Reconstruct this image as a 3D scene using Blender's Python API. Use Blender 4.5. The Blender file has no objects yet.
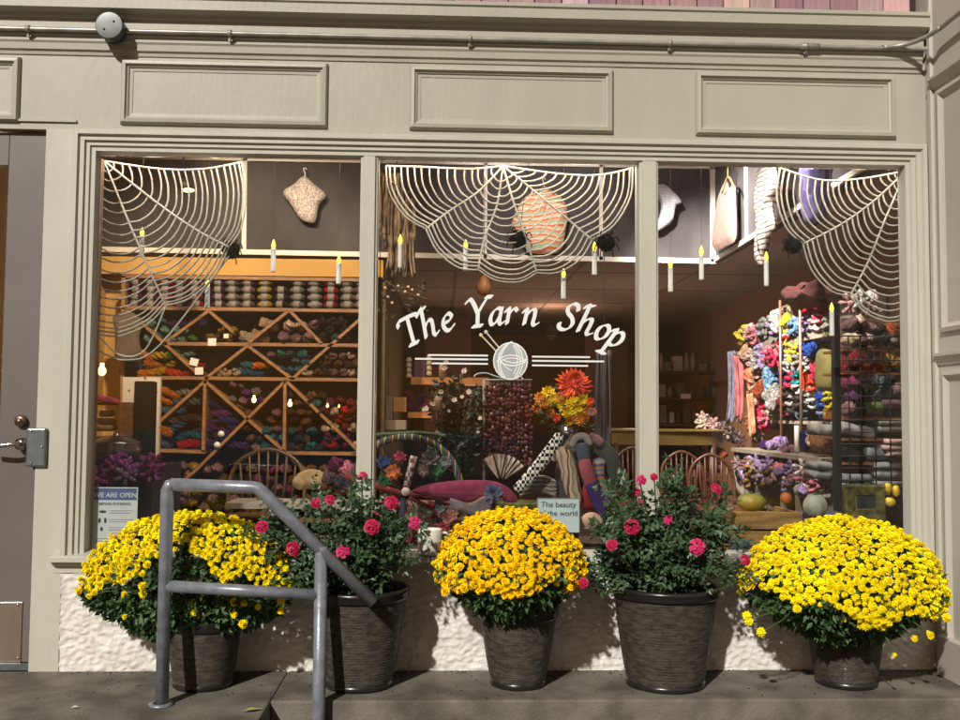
import bpy, math, random
from mathutils import Vector, Matrix, noise
R = math.radians
scn = bpy.context.scene
COL = scn.collection
rnd = random.Random(7)

# ------------------------------------------------------------------ camera
CAMZ = 1.104
YAW, PITCH, ROLL, F = 0.0379269, 0.0555850, 0.0078467, 960.0
CP = Vector((0, -4.2, CAMZ))
fw = Vector((math.sin(YAW)*math.cos(PITCH), math.cos(YAW)*math.cos(PITCH), math.sin(PITCH)))
r0 = Vector((math.cos(YAW), -math.sin(YAW), 0))
u0 = r0.cross(fw)
rt = r0*math.cos(ROLL) + u0*math.sin(ROLL)
up = -r0*math.sin(ROLL) + u0*math.cos(ROLL)
def ray(x, y): return fw + rt*((x-480)/F) - up*((y-360)/F)
def PT(x, y, Y):
    d = ray(x, y); return CP + d*((Y+4.2)/d.y)
def PX(x, y, X):
    d = ray(x, y); return CP + d*(X/d.x)
def PZ(x, y, z):
    d = ray(x, y); return CP + d*((z-CAMZ)/d.z)
def PR(p):
    v = Vector(p)-CP; w = v.dot(fw)
    return 480+F*v.dot(rt)/w, 360-F*v.dot(up)/w
def mpp(Y): return (Y+4.2)/F          # metres per pixel at depth Y
cam = bpy.data.cameras.new('camera'); co = bpy.data.objects.new('camera', cam); COL.objects.link(co)
m = Matrix((rt, up, -fw)).transposed().to_4x4(); m.translation = CP
co.matrix_world = m
cam.sensor_width = 36; cam.lens = 36.0; cam.clip_end = 400; cam.clip_start = 0.05
scn.camera = co

# ------------------------------------------------------------------ materials
MATS = {}
def nd(nt, t, **kw):
    n = nt.nodes.new(t)
    for k, v in kw.items(): setattr(n, k, v)
    return n
def mat(name, col, rough=.6, metal=0, var=.15, vscale=8, bump=0, bscale=40, spec=.5, col2=None, objcol=False,
        kind='noise', emit=None, estr=1, coat=0, stretch=None, thr=(.35, .65), detail=5, fine=0, trans=0):
    if name in MATS: return MATS[name]
    m = bpy.data.materials.new(name); m.use_nodes = True
    nt = m.node_tree; b = nt.nodes['Principled BSDF']; L = nt.links.new
    tc = nd(nt, 'ShaderNodeTexCoord'); mp = nd(nt, 'ShaderNodeMapping'); L(tc.outputs['Object'], mp.inputs[0])
    if stretch: mp.inputs['Scale'].default_value = stretch
    n1 = nd(nt, 'ShaderNodeTexNoise'); n1.inputs['Scale'].default_value = vscale; n1.inputs['Detail'].default_value = detail
    L(mp.outputs[0], n1.inputs['Vector'])
    rp = nd(nt, 'ShaderNodeMapRange'); rp.inputs[1].default_value = thr[0]; rp.inputs[2].default_value = thr[1]
    L(n1.outputs['Fac'], rp.inputs[0])
    if col2 is None: col2 = tuple(max(0, c*(1-var*1.6)) for c in col)
    mx = nd(nt, 'ShaderNodeMix', data_type='RGBA')
    L(rp.outputs[0], mx.inputs[0]); mx.inputs[6].default_value = (*col2, 1); mx.inputs[7].default_value = (*col, 1)
    out = mx.outputs[2]
    if objcol:
        oi = nd(nt, 'ShaderNodeObjectInfo')
        m2 = nd(nt, 'ShaderNodeMix', data_type='RGBA', blend_type='MULTIPLY'); m2.inputs[0].default_value = 1
        L(oi.outputs['Color'], m2.inputs[6]); L(out, m2.inputs[7]); out = m2.outputs[2]
    L(out, b.inputs['Base Color'])
    b.inputs['Roughness'].default_value = rough; b.inputs['Metallic'].default_value = metal
    b.inputs['Specular IOR Level'].default_value = spec
    if coat: b.inputs['Coat Weight'].default_value = coat
    if trans: b.inputs['Subsurface Weight'].default_value = trans
    if bump:
        if kind == 'wave':
            t = nd(nt, 'ShaderNodeTexWave'); t.bands_direction = 'DIAGONAL'; t.inputs['Scale'].default_value = bscale; t.inputs['Distortion'].default_value = 2
        elif kind == 'wavez':
            t = nd(nt, 'ShaderNodeTexWave'); t.bands_direction = 'Z'; t.inputs['Scale'].default_value = bscale; t.inputs['Distortion'].default_value = 4; t.inputs['Detail Scale'].default_value = 2
        else:
            t = nd(nt, 'ShaderNodeTexNoise'); t.inputs['Scale'].default_value = bscale; t.inputs['Detail'].default_value = 6
        L(mp.outputs[0], t.inputs['Vector'])
        bp = nd(nt, 'ShaderNodeBump'); bp.inputs['Strength'].default_value = min(1, bump); bp.inputs['Distance'].default_value = .004
        L(t.outputs['Fac'], bp.inputs['Height']); L(bp.outputs[0], b.inputs['Normal'])
    if emit:
        b.inputs['Emission Color'].default_value = (*emit, 1); b.inputs['Emission Strength'].default_value = estr
    MATS[name] = m; return m
def bands(name, cols, scale, dirn='Z', dist=2, rough=.9, bump=.5):
    if name in MATS: return MATS[name]
    m = mat(name, (1, 1, 1), rough, bump=bump, bscale=260, spec=.15)
    nt = m.node_tree; L = nt.links.new
    tc = nd(nt, 'ShaderNodeTexCoord'); w = nd(nt, 'ShaderNodeTexWave', bands_direction=dirn); w.wave_profile = 'SAW'
    w.inputs['Scale'].default_value = scale; w.inputs['Distortion'].default_value = dist; w.inputs['Detail Scale'].default_value = 1.2
    cr = nd(nt, 'ShaderNodeValToRGB'); cr.color_ramp.interpolation = 'CONSTANT'
    e = cr.color_ramp.elements
    while len(e) < len(cols): e.new(.5)
    for i, c in enumerate(cols): e[i].position = i/len(cols); e[i].color = (*c, 1)
    L(tc.outputs['Object'], w.inputs['Vector']); L(w.outputs['Fac'], cr.inputs[0]); L(cr.outputs[0], nt.nodes['Principled BSDF'].inputs['Base Color'])
    return m
def checker(name, a, b, scale, rot=.8):
    m = mat(name, (1, 1, 1), .9, bump=.4, bscale=300, spec=.1)
    nt = m.node_tree; L = nt.links.new
    tc = nd(nt, 'ShaderNodeTexCoord'); mp = nd(nt, 'ShaderNodeMapping'); mp.inputs['Rotation'].default_value = (R(90), rot, 0)
    mp.inputs['Location'].default_value = (.013, .013, .5)
    c = nd(nt, 'ShaderNodeTexChecker'); c.inputs['Scale'].default_value = scale; c.inputs[1].default_value = (*a, 1); c.inputs[2].default_value = (*b, 1)
    L(tc.outputs['Object'], mp.inputs[0]); L(mp.outputs[0], c.inputs['Vector']); L(c.outputs[0], nt.nodes['Principled BSDF'].inputs['Base Color'])
    return m
PAINT = mat('sage_paint', (.375, .362, .295), .45, var=.07, vscale=4, bump=.3, bscale=45, spec=.4, stretch=(1, 1, .35), detail=9, thr=(.25, .6))
PAINT2 = mat('sage_trim_paint', (.465, .452, .385), .4, var=.07, vscale=6, bump=.3, bscale=45, spec=.4, stretch=(1, 1, .3), detail=9, thr=(.25, .6))
TANP = mat('tan_paint', (.455, .42, .365), .5, var=.05, vscale=3, bump=.1, bscale=25)
STUC = mat('white_stucco', (.70, .68, .63), .85, var=.12, vscale=12, bump=.6, bscale=70, col2=(.56, .53, .48))
CONC = mat('dark_concrete', (.17, .155, .125), .85, var=.3, vscale=4.5, bump=.9, bscale=90, detail=12, thr=(.38, .62), col2=(.075, .066, .05))
CONC2 = mat('riser_concrete', (.21, .19, .155), .85, var=.25, vscale=6, bump=.8, col2=(.12, .105, .085), thr=(.4, .6), bscale=70, detail=9)
DOORM = mat('charcoal_door_paint', (.125, .110, .105), .45, var=.08, vscale=2, bump=.05)
STEEL = mat('brushed_steel', (.55, .5, .45), .22, 1, var=.1, vscale=30)
COPPER = mat('kick_plate_metal', (.62, .5, .42), .28, 1, var=.12, vscale=6, stretch=(1, 1, .15))
BRASS = mat('worn_bronze', (.35, .25, .18), .35, .9, var=.3, vscale=40)
GREYM = mat('grey_plate_metal', (.16, .19, .19), .4, .6, var=.15, vscale=30)
RAILM = mat('grey_rail_paint', (.23, .245, .285), .36, .2, var=.2, vscale=22, bump=.25, bscale=70, detail=9, coat=.3)
CONDU = mat('painted_conduit', (.36, .35, .30), .4, .3, var=.2, vscale=12)
JBOX = mat('grey_junction_cover', (.085, .092, .09), .35, .3, var=.15, vscale=15)
POTM = mat('brown_resin_wicker', (.105, .086, .064), .5, var=.4, vscale=22, bump=.8, bscale=40, kind='wavez', stretch=(1, 1, 3.5), coat=.1, detail=3)
RIMM = mat('glossy_black_rim', (.018, .016, .015), .28, var=.2, vscale=20)
SOIL = mat('potting_soil', (.05, .035, .022), .95, var=.5, vscale=60, bump=1, bscale=80)
LEAF = mat('mum_leaf', (.055, .12, .03), .6, var=.35, vscale=14, col2=(.02, .055, .016), trans=.05)
RLEAF = mat('rose_leaf', (.055, .10, .042), .45, var=.35, vscale=18, col2=(.02, .05, .018))
STEM = mat('green_stem', (.06, .09, .025), .6, var=.3, vscale=40)
YEL1 = mat('lemon_petal', (.92, .82, .008), .7, var=.12, vscale=9, spec=.15, col2=(.86, .62, .003), detail=8, trans=.05)
YEL2 = mat('golden_petal', (.96, .72, .006), .7, var=.12, vscale=9, spec=.15, col2=(.92, .54, .003), detail=8, trans=.05)
PINK = mat('crimson_petal', (.50, .012, .085), .5, var=.3, vscale=50, spec=.3, col2=(.33, .008, .035))
PINK2 = mat('pink_petal', (.62, .04, .17), .5, var=.3, vscale=50, spec=.3, col2=(.42, .015, .07))
WEBM = mat('cream_cord', (.74, .68, .58), .85, var=.12, vscale=60, bump=.6, bscale=400, kind='wave')
BLACK = mat('black_wool', (.008, .008, .008), .95, var=.3, spec=.1)
BLKM = mat('black_metal', (.008, .008, .008), .6, var=.2, spec=.2)
WAX = mat('white_wax', (.86, .84, .80), .5, var=.05)
FLAME = mat('candle_flame', (1, .75, .1), .5, emit=(1, .62, .08), estr=1.6)
THREAD = mat('thread', (.2, .18, .16), .9)
VINYL = mat('white_vinyl', (.72, .74, .74), .5, var=.04)
VINYLG = mat('grey_vinyl', (.36, .38, .39), .5, var=.1, vscale=30)
NEEDLE = mat('tan_vinyl', (.6, .5, .36), .5)
BOARD = mat('charcoal_board', (.026, .022, .025), .75, var=.3, vscale=4.5, bump=.1, thr=(.3, .75), col2=(.062, .054, .058), detail=8, stretch=(1, 1, .6))
WTRIM = mat('white_trim', (.72, .66, .6), .5, var=.04)
OCHRE = mat('ochre_wall_paint', (.52, .30, .085), .8, var=.06, vscale=2, bump=.1)
BRWALL = mat('brown_wall_paint', (.30, .155, .06), .8, var=.08, vscale=2, bump=.1)
CEILM = mat('ceiling_tile', (.42, .34, .30), .9, var=.1, vscale=12, bump=.3, bscale=80)
FLOORM = mat('shop_floor_wood', (.10, .055, .03), .5, var=.3, vscale=4, stretch=(8, 1, 1))
RACKW = mat('rack_pine', (.30, .145, .06), .55, var=.25, vscale=6, stretch=(1, 1, 8), bump=.1)
DARKW = mat('dark_wood', (.075, .03, .015), .45, var=.3, vscale=8, stretch=(1, 1, 6))
DARKB = mat('dark_backing', (.035, .018, .012), .8, var=.3)
OAK = mat('oak_wood', (.36, .20, .07), .55, var=.3, vscale=7, stretch=(1, 6, 6), bump=.15)
TABLEM = mat('ochre_tabletop', (.20, .13, .035), .4, var=.2, vscale=5)
GREYW = mat('grey_washed_wood', (.25, .20, .155), .7, var=.25, vscale=8, stretch=(1, 5, 1), bump=.2)
YARN = mat('wool_yarn', (1.15, 1.15, 1.15), .95, objcol=True, var=.42, vscale=75, bump=1, bscale=150, kind='wave', spec=.1)
PAPER = mat('paper_band', (.23, .21, .19), .7, var=.15, vscale=40)
WPAPER = mat('white_card', (.72, .70, .66), .6, var=.05)
SIGNW = mat('pale_sign_card', (.62, .64, .64), .35, var=.05)
SIGNB = mat('blue_sign_band', (.085, .12, .27), .35, var=.08)
INK = mat('dark_ink', (.04, .04, .06), .6)
BLUEC = mat('pale_blue_card', (.52, .62, .66), .5, var=.06)
MUG = mat('cream_ceramic', (.66, .63, .54), .22, var=.04, coat=.5)
GINK = mat('green_ink', (.18, .30, .2), .5)
CHROME = mat('dull_pewter', (.30, .25, .24), .25, .9, var=.1)
WGLOW = mat('warm_glow', (1, .8, .5), .5, emit=(1, .66, .3), estr=2.2)
SHINGLE = mat('plum_shingle', (.36, .2, .22), .8, var=.3, vscale=7, stretch=(9, 1, .8), bump=.5, bscale=30, objcol=True, col2=(.26, .15, .17))
GLASS = None
def glass_mat():
    m = bpy.data.materials.new('window_glass'); m.use_nodes = True; nt = m.node_tree; nt.nodes.clear(); L = nt.links.new
    o = nd(nt, 'ShaderNodeOutputMaterial'); t = nd(nt, 'ShaderNodeBsdfTransparent'); g = nd(nt, 'ShaderNodeBsdfGlossy')
    t.inputs[0].default_value = (.93, .95, .94, 1); g.inputs['Roughness'].default_value = .02
    fr = nd(nt, 'ShaderNodeFresnel'); fr.inputs[0].default_value = 1.45
    n = nd(nt, 'ShaderNodeTexNoise'); n.inputs['Scale'].default_value = 1.5
    bp = nd(nt, 'ShaderNodeBump'); bp.inputs['Strength'].default_value = .03; L(n.outputs[0], bp.inputs['Height']); L(bp.outputs[0], g.inputs['Normal'])
    x = nd(nt, 'ShaderNodeMixShader'); L(fr.outputs[0], x.inputs[0]); L(t.outputs[0], x.inputs[1]); L(g.outputs[0], x.inputs[2]); L(x.outputs[0], o.inputs[0])
    return m
GLASS = glass_mat()

# ------------------------------------------------------------------ mesh builder
class MB:
    def __init__(s): s.v = []; s.f = []; s.m = []; s.s = []
    def add(s, vs, fs, mi=0, sm=False):
        b = len(s.v); s.v += [tuple(v) for v in vs]
        for f in fs: s.f.append([b+i for i in f]); s.m.append(mi); s.s.append(sm)
        return s
    def box(s, a, b, mi=0):
        x0, y0, z0 = (min(a[i], b[i]) for i in range(3)); x1, y1, z1 = (max(a[i], b[i]) for i in range(3))
        v = [(x0,y0,z0),(x1,y0,z0),(x1,y1,z0),(x0,y1,z0),(x0,y0,z1),(x1,y0,z1),(x1,y1,z1),(x0,y1,z1)]
        return s.add(v, [(0,3,2,1),(4,5,6,7),(0,1,5,4),(1,2,6,5),(2,3,7,6),(3,0,4,7)], mi)
    def bar(s, p, q, w, h, mi=0, upv=(0, 1, 0)):
        p, q = Vector(p), Vector(q); d = (q-p).normalized(); a = d.cross(Vector(upv))
        if a.length < 1e-4: a = d.cross(Vector((1, 0, 0)))
        a.normalize(); b = d.cross(a).normalized(); v = []
        for c in (p, q):
            for i, j in ((-1,-1),(1,-1),(1,1),(-1,1)): v.append(c+a*(i*w/2)+b*(j*h/2))
        return s.add(v, [(0,1,2,3),(7,6,5,4),(0,4,5,1),(1,5,6,2),(2,6,7,3),(3,7,4,0)], mi)
    def tube(s, pts, r, n=8, mi=0, closed=False, flat=1):
        pts = [Vector(p) for p in pts]; k = len(pts); rr = r if isinstance(r, (list, tuple)) else [r]*k
        v = []; f = []; a = None
        for i, p in enumerate(pts):
            if closed: d = pts[(i+1) % k]-pts[i-1]
            else: d = pts[min(i+1, k-1)]-pts[max(i-1, 0)]
            if d.length < 1e-9: d = Vector((0, 0, 1))
            d.normalize()
            if a is None:
                a = d.cross(Vector((0, 1, 0)))
                if a.length < .1: a = d.cross(Vector((1, 0, 0)))
            a = (a-d*a.dot(d))
            if a.length < 1e-6: a = d.cross(Vector((1, 0, .3)))
            a.normalize(); b = d.cross(a)
            for j in range(n):
                t = 2*math.pi*j/n; v.append(p+a*(math.cos(t)*rr[i])+b*(math.sin(t)*rr[i]*flat))
        for i in range(k if closed else k-1):
            i2 = (i+1) % k
            for j in range(n):
                j2 = (j+1) % n; f.append((i*n+j, i*n+j2, i2*n+j2, i2*n+j))
        if not closed: f.append(tuple(range(n-1, -1, -1))); f.append(tuple((k-1)*n+j for j in range(n)))
        return s.add(v, f, mi, True)
    def lathe(s, prof, c=(0, 0, 0), n=32, mi=0, sx=1, sy=1, wob=0):
        c = Vector(c); v = []; f = []; k = len(prof)
        for i, (r, z) in enumerate(prof):
            for j in range(n):
                t = 2*math.pi*j/n; q = r*(1+wob*noise.noise(Vector((math.cos(t)*2, math.sin(t)*2, z*9))))
                v.append(c+Vector((q*math.cos(t)*sx, q*math.sin(t)*sy, z)))
        for i in range(k-1):
            for j in range(n):
                j2 = (j+1) % n; f.append((i*n+j, i*n+j2, (i+1)*n+j2, (i+1)*n+j))
        return s.add(v, f, mi, True)
    def blob(s, c, r, nu=12, nv=8, wob=0, ws=3, mi=0, seed=0, rot=None):
        c = Vector(c); v = []; f = []
        if not isinstance(r, (tuple, list)): r = (r, r, r)
        for i in range(nv+1):
            ph = math.pi*i/nv
            for j in range(nu):
                t = 2*math.pi*j/nu; d = Vector((math.sin(ph)*math.cos(t), math.sin(ph)*math.sin(t), math.cos(ph)))
                k = 1+wob*noise.noise(d*ws+Vector((seed*3.1, seed, 0))); q = Vector((d.x*r[0], d.y*r[1], d.z*r[2]))*k
                if rot: q = rot @ q
                v.append(c+q)
        for i in range(nv):
            for j in range(nu):
                j2 = (j+1) % nu; f.append((i*nu+j, (i+1)*nu+j, (i+1)*nu+j2, i*nu+j2))
        return s.add(v, f, mi, True)
    def quad(s, a, b, c, d, mi=0): return s.add([a, b, c, d], [(0, 1, 2, 3)], mi)
    def merge(s, o, M=None, mi=None):
        b = len(s.v); s.v += [tuple(M @ Vector(v)) for v in o.v] if M else list(o.v)
        s.f += [[b+i for i in f] for f in o.f]; s.m += o.m if mi is None else [mi]*len(o.m); s.s += o.s; return s
    def mesh(s, name, mats):
        me = bpy.data.meshes.new(name); me.from_pydata(s.v, [], s.f)
        for x in (mats if isinstance(mats, (list, tuple)) else [mats]): me.materials.append(x)
        me.polygons.foreach_set('material_index', s.m); me.polygons.foreach_set('use_smooth', s.s); me.update(); return me
    def build(s, name, mats, parent=None, bevel=0, loc=None):
        o = bpy.data.objects.new(name, s.mesh(name, mats)); COL.objects.link(o)
        if loc is not None: o.location = loc
        if parent:
            o.parent = parent
            o.matrix_parent_inverse = Matrix.Identity(4)
            if loc is None: o.location = -abs_loc(parent)
        if bevel:
            b = o.modifiers.new('bevel', 'BEVEL'); b.width = bevel; b.segments = 2; b.limit_method = 'ANGLE'
        return o
def abs_loc(o):
    l = Vector((0, 0, 0))
    while o: l += Vector(o.location); o = o.parent
    return l
def tag(o, label=None, cat=None, group=None, kind=None):
    if label: o['label'] = label
    if cat: o['category'] = cat
    if group: o['group'] = group
    if kind: o['kind'] = kind
    return o
def thing(name, loc, label, cat, group=None):
    o = bpy.data.objects.new(name, None); COL.objects.link(o); o.location = loc; o.empty_display_size = .05
    return tag(o, label, cat, group)
def struct(name, mb, mats, **k): return tag(mb.build(name, mats, **k), kind='structure')
def copy_tree(o, parent=None):
    c = o.copy(); COL.objects.link(c)
    if parent: c.parent = parent
    for ch in list(o.children): copy_tree(ch, c)
    return c
def cr(pts, n=6, closed=False):
    P = [Vector(p) for p in pts]; k = len(P); out = []
    if k < 3 and not closed: return P
    for i in range(k if closed else k-1):
        if closed: a, b, c, d = P[i-1], P[i], P[(i+1) % k], P[(i+2) % k]
        else: a, b, c, d = P[max(i-1, 0)], P[i], P[i+1], P[min(i+2, k-1)]
        for j in range(n):
            t = j/n; out.append(.5*((2*b)+(c-a)*t+(2*a-5*b+4*c-d)*t*t+(3*b-a-3*c+d)*t**3))
    if not closed: out.append(P[-1])
    return out
def puff(mb, outline, cdepth, thick, axis=Vector((0, -1, 0)), wr=.25, mi=0, seed=0):
    """closed padded cloth from an outline (list of Vectors in a plane), bulging along axis"""
    P = outline; c = sum(P, Vector())/len(P); k = len(P); v = []; f = []
    lv = [(1, 0), (.93, .55), (.75, .9), (.5, 1), (.25, 1)]
    for sgn in (1, -1):
        b = len(v)
        for s_, h in lv:
            for i, p in enumerate(P):
                q = c+(p-c)*s_; w = 1+wr*noise.noise(q*22+Vector((seed, 0, 0)))
                v.append(q+axis*(sgn*thick*h*w))
        v.append(c+axis*sgn*thick)
        for a in range(len(lv)-1):
            for i in range(k):
                j = (i+1) % k; q = (b+a*k+i, b+a*k+j, b+(a+1)*k+j, b+(a+1)*k+i); f.append(q if sgn > 0 else q[::-1])
        a = len(lv)-1
        for i in range(k):
            j = (i+1) % k; q = (b+a*k+i, b+a*k+j, b+len(lv)*k); f.append(q if sgn > 0 else q[::-1])
    return mb.add(v, f, mi, True)
def text(body, size, m, loc, parent, name='lettering', rot=(R(90), 0, 0), align='CENTER', ext=.0006, label=None):
    cu = bpy.data.curves.new(name, 'FONT'); cu.body = body; cu.size = size; cu.align_x = align; cu.extrude = ext
    t = bpy.data.objects.new('tmp', cu); COL.objects.link(t); bpy.context.view_layer.update()
    me = bpy.data.meshes.new_from_object(t.evaluated_get(bpy.context.evaluated_depsgraph_get()))
    bpy.data.objects.remove(t); me.materials.clear(); me.materials.append(m)
    o = bpy.data.objects.new(name, me); COL.objects.link(o); o.parent = parent
    o.location = Vector(loc)-(abs_loc(parent) if parent else Vector()); o.rotation_euler = rot
    return o

# ------------------------------------------------------------------ world and street lamp
w = bpy.data.worlds.new('World'); scn.world = w; w.use_nodes = True
nt = w.node_tree; bg = nt.nodes['Background']
sky = nt.nodes.new('ShaderNodeTexSky'); sky.sky_type = 'NISHITA'; sky.sun_disc = False
SD = Vector((.46, 1, -.74)).normalized()
sky.sun_elevation = math.asin(-SD.z); sky.sun_rotation = math.atan2(-SD.x, -SD.y)
mx = nt.nodes.new('ShaderNodeMix'); mx.data_type = 'RGBA'; mx.blend_type = 'MULTIPLY'; mx.inputs[0].default_value = 1
mx.inputs[7].default_value = (1.0, .62, .36, 1)
nt.links.new(sky.outputs[0], mx.inputs[6]); nt.links.new(mx.outputs[2], bg.inputs[0]); bg.inputs[1].default_value = .03
sun = bpy.data.lights.new('street_light', 'SUN'); sun.energy = 3.6; sun.angle = R(1.3); sun.color = (1, .955, .88)
so = bpy.data.objects.new('street_light', sun); COL.objects.link(so); so.rotation_euler = SD.to_track_quat('-Z', 'Y').to_euler()
def lamp(name, loc, to, e, col=(1, .8, .58), ang=80, size=.06, blend=.7):
    l = bpy.data.lights.new(name, 'SPOT'); l.energy = e; l.color = col; l.spot_size = R(ang); l.spot_blend = blend; l.shadow_soft_size = size
    o = bpy.data.objects.new(name, l); COL.objects.link(o); o.location = loc
    o.rotation_euler = (Vector(to)-Vector(loc)).to_track_quat('-Z', 'Y').to_euler(); return o
def point(name, loc, e, col=(1, .74, .5), size=.1):
    l = bpy.data.lights.new(name, 'POINT'); l.energy = e; l.color = col; l.shadow_soft_size = size
    o = bpy.data.objects.new(name, l); COL.objects.link(o); o.location = loc; return o

scn.view_settings.view_transform = 'Standard'; scn.view_settings.look = 'None'; scn.view_settings.exposure = .28; scn.view_settings.gamma = 1
# ------------------------------------------------------------------ key facade numbers
XD = -1.741; XCL, XCR = -1.613, 2.161; XGL, XGR = -1.524, 2.10
ZCT, ZGT, ZS = 1.219+CAMZ, 1.119+CAMZ, -.605+CAMZ
PZ0, PZ1 = 1.248+CAMZ, 1.54+CAMZ
GY = .05
def zat(y, x=480, Y=0): return PT(x, y, Y).z

# ------------------------------------------------------------------ ground
b = MB()
EX, EY = -.65, -.435
b.box((-6, -6, -.14), (EX, 0, 0)); b.box((EX, EY, -.14), (4.5, .0, 0))
struct('landing_floor', b, CONC, bevel=.008)
b = MB(); b.box((EX-.0, EY+.012, -.6), (4.4, EY+.16, -.142)); b.box((-5.9, -5.9, -.6), (EX-.012, EY+.1, -.142))
struct('step_riser_wall', b, CONC2)
b = MB(); b.box((EX-.005, -1.6, -.75), (4.5, EY+.1, -.32)); b.quad((-60, -80, -.6), (60, -80, -.6), (60, 20, -.6), (-60, 20, -.6))
struct('pavement', b, mat('asphalt', (.035, .034, .032), .9, var=.3, vscale=5, bump=.5))

# ------------------------------------------------------------------ storefront
SF = thing('shop_front', (0, 0, 0), 'sage green panelled wooden shop front with white stucco base and three large window panes', 'shop front')
# stucco base wall with real relief
b = MB(); nx, nz = 560, 76
x0, x1 = -1.617, 2.19; z0, z1 = -.02, ZS-.075
vs = []
for j in range(nz+1):
    for i in range(nx+1):
        x = x0+(x1-x0)*i/nx; z = z0+(z1-z0)*j/nz
        p = Vector((x*38, z*52, 0)); h = noise.noise(p)+.6*noise.noise(p*2.1+Vector((9, 3, 0)))+.4*noise.noise(p*4.3)
        h = max(-.28, min(.5, h))
        vs.append((x, -.003-.0105*(h+.3), z))
fs = [(j*(nx+1)+i, j*(nx+1)+i+1, (j+1)*(nx+1)+i+1, (j+1)*(nx+1)+i) for j in range(nz) for i in range(nx)]
b.add(vs, fs, 0, True); b.box((x0, .0, -.02), (x1, .18, z1))
b.build('stucco_base', STUC, SF)
# flat pier between door and window + frieze board
b = MB(); b.box((XD, -.009, -.01), (XCL-.002, .16, ZCT+.004)); b.build('door_side_pier', PAINT2, SF, bevel=.003)
b = MB(); b.box((-3.6, -.0, ZCT+.005), (XCR+.03, .07, PZ1+.30)); b.box((XCL, .045, ZGT+.012), (XCR, .07, ZCT+.02)); b.build('frieze_board', PAINT, SF)
ZF = zat(58)
# cornice: profile extruded along x
def extrude_x(b, prof, xa, xb, mi=0, sm=False):
    k = len(prof); v = [(xa, y, z) for y, z in prof]+[(xb, y, z) for y, z in prof]
    f = [(i, i+1, k+i+1, k+i) for i in range(k-1)]
    f += [tuple(range(k-1, -1, -1)), tuple(range(k, 2*k))]; return b.add(v, f, mi, sm)
zc = lambda y: zat(y, 480, -.02)
b = MB()
prof = [(.002, zc(63)), (-.006, zc(62.5)), (-.008, zc(59.5)), (-.018, zc(58)), (-.020, zc(52)), (-.026, zc(50)), (-.026, zc(46)), (-.034, zc(45)), (-.034, zc(29.5)),
        (-.050, zc(29)), (-.052, zc(26)), (-.085, zc(23.5)), (-.092, zc(23)), (-.092, zc(14)), (-.10, zc(12.5)), (-.10, zc(9)), (.05, zc(8)), (.05, zc(60))]
extrude_x(b, prof, -3.6, 2.15); b.build('cornice', PAINT, SF)
# shingles above
def shingles():
    base = zc(9); x = -3.4; i = 0; r = random.Random(3)
    while x < 2.02:
        wd = .122+r.uniform(-.004, .004); b = MB()
        b.box((x, -.02+r.uniform(0, .008), base-.02), (x+wd-.006, .03, base+.6))
        o = b.build('siding_board', SHINGLE, SF, bevel=.002)
        k = r.choice([1.7, .85, .95, .8, 1.15, .7]); o.color = (k, k*r.uniform(.9, 1.25), k*r.uniform(.9, 1.15), 1)
        x += wd; i += 1
shingles()
b = MB(); b.box((-3.6, .032, zc(9)), (2.15, .05, zc(9)+.7)); b.build('siding_backing', DARKB, SF)
# mitred mouldings
def moulding(b, x0, x1, z0, z1, prof, close=True, Y=0):
    """prof (inset, proud): outline around rectangle, mitred"""
    k = len(prof)
    def ring(xa, xb, za, zb): return [(xa, za), (xa, zb), (xb, zb), (xb, za)]
    v = []
    for o, h in prof:
        if close: pts = ring(x0+o, x1-o, z0+o, z1-o)
        else: pts = [(x0+o, z0), (x0+o, z1-o), (x1-o, z1-o), (x1-o, z0)]
        for x, z in pts: v.append((x, Y-h, z))
    f = []
    for i in range(k-1):
        for j in range(4 if close else 3):
            j2 = (j+1) % 4; f.append((i*4+j, (i+1)*4+j, (i+1)*4+j2, i*4+j2))
    return b.add(v, f)
cas = [(0, -.002), (0, .04), (.004, .044), (.022, .044), (.026, .034), (.028, .030), (.046, .030), (.048, .020), (.050, .018), (.066, .018), (.070, .008), (.088, .008), (.090, -.045), (.091, -.06)]
b = MB(); moulding(b, XCL, XCR-.005, ZS-.012, ZCT, cas, close=False); b.build('window_casing', PAINT2, SF)
pm = [(0, -.001), (.002, .012), (.008, .022), (.022, .024), (.026, .014), (.034, .010), (.036, .004), (.050, .003), (.052, -.001)]
for xa, xb in ((-3.0, -1.86), (-1.425, -.523), (-.163, .746), (1.116, 2.03)):
    b = MB(); moulding(b, xa, xb, PZ0+.004, PZ1, pm); b.build('raised_panel', PAINT, SF)
# frieze small bead under the panels
b = MB(); b.box((-3.6, -.010, zat(131)+.003), (XCL, .0, zat(128))); b.build('door_head_bead', PAINT, SF)
for xa, xb, in ((-.374, -.298), (.864, .949)):
    b = MB(); b.box((xa+.012, -.012, ZS-.01), (xb-.010, .12, ZGT+.01)); b.box((xa, .0, ZS-.01), (xb, .10, ZGT+.008)); b.build('mullion', PAINT2, SF, bevel=.003)
b = MB(); sp = [(.12, ZS), (.03, ZS+.004), (-.052, ZS-.010), (-.058, ZS-.016), (-.058, ZS-.034), (-.040, ZS-.038), (-.034, ZS-.050), (-.012, ZS-.058), (-.012, ZS-.085), (.12, ZS-.085)]
extrude_x(b, sp, XCL-.035, XCR-.002); b.build('window_sill', PAINT2, SF)
PANES = []
for xa, xb in ((XGL-.01, -.36), (-.31, .876), (.937, XGR+.01)):
    b = MB(); b.box((xa, GY, ZS-.005), (xb, GY+.006, ZGT+.005)); PANES.append(b.build('window_pane', GLASS, SF))
# interior lining behind glass line
for xa in (XGL-.03, XGR+.002):
    b = MB(); b.box((xa, .07, ZS), (xa+.028, .105, ZGT)); b.build('inner_jamb', mat('jamb_brown', (.16, .085, .04), .7), SF)

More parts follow.
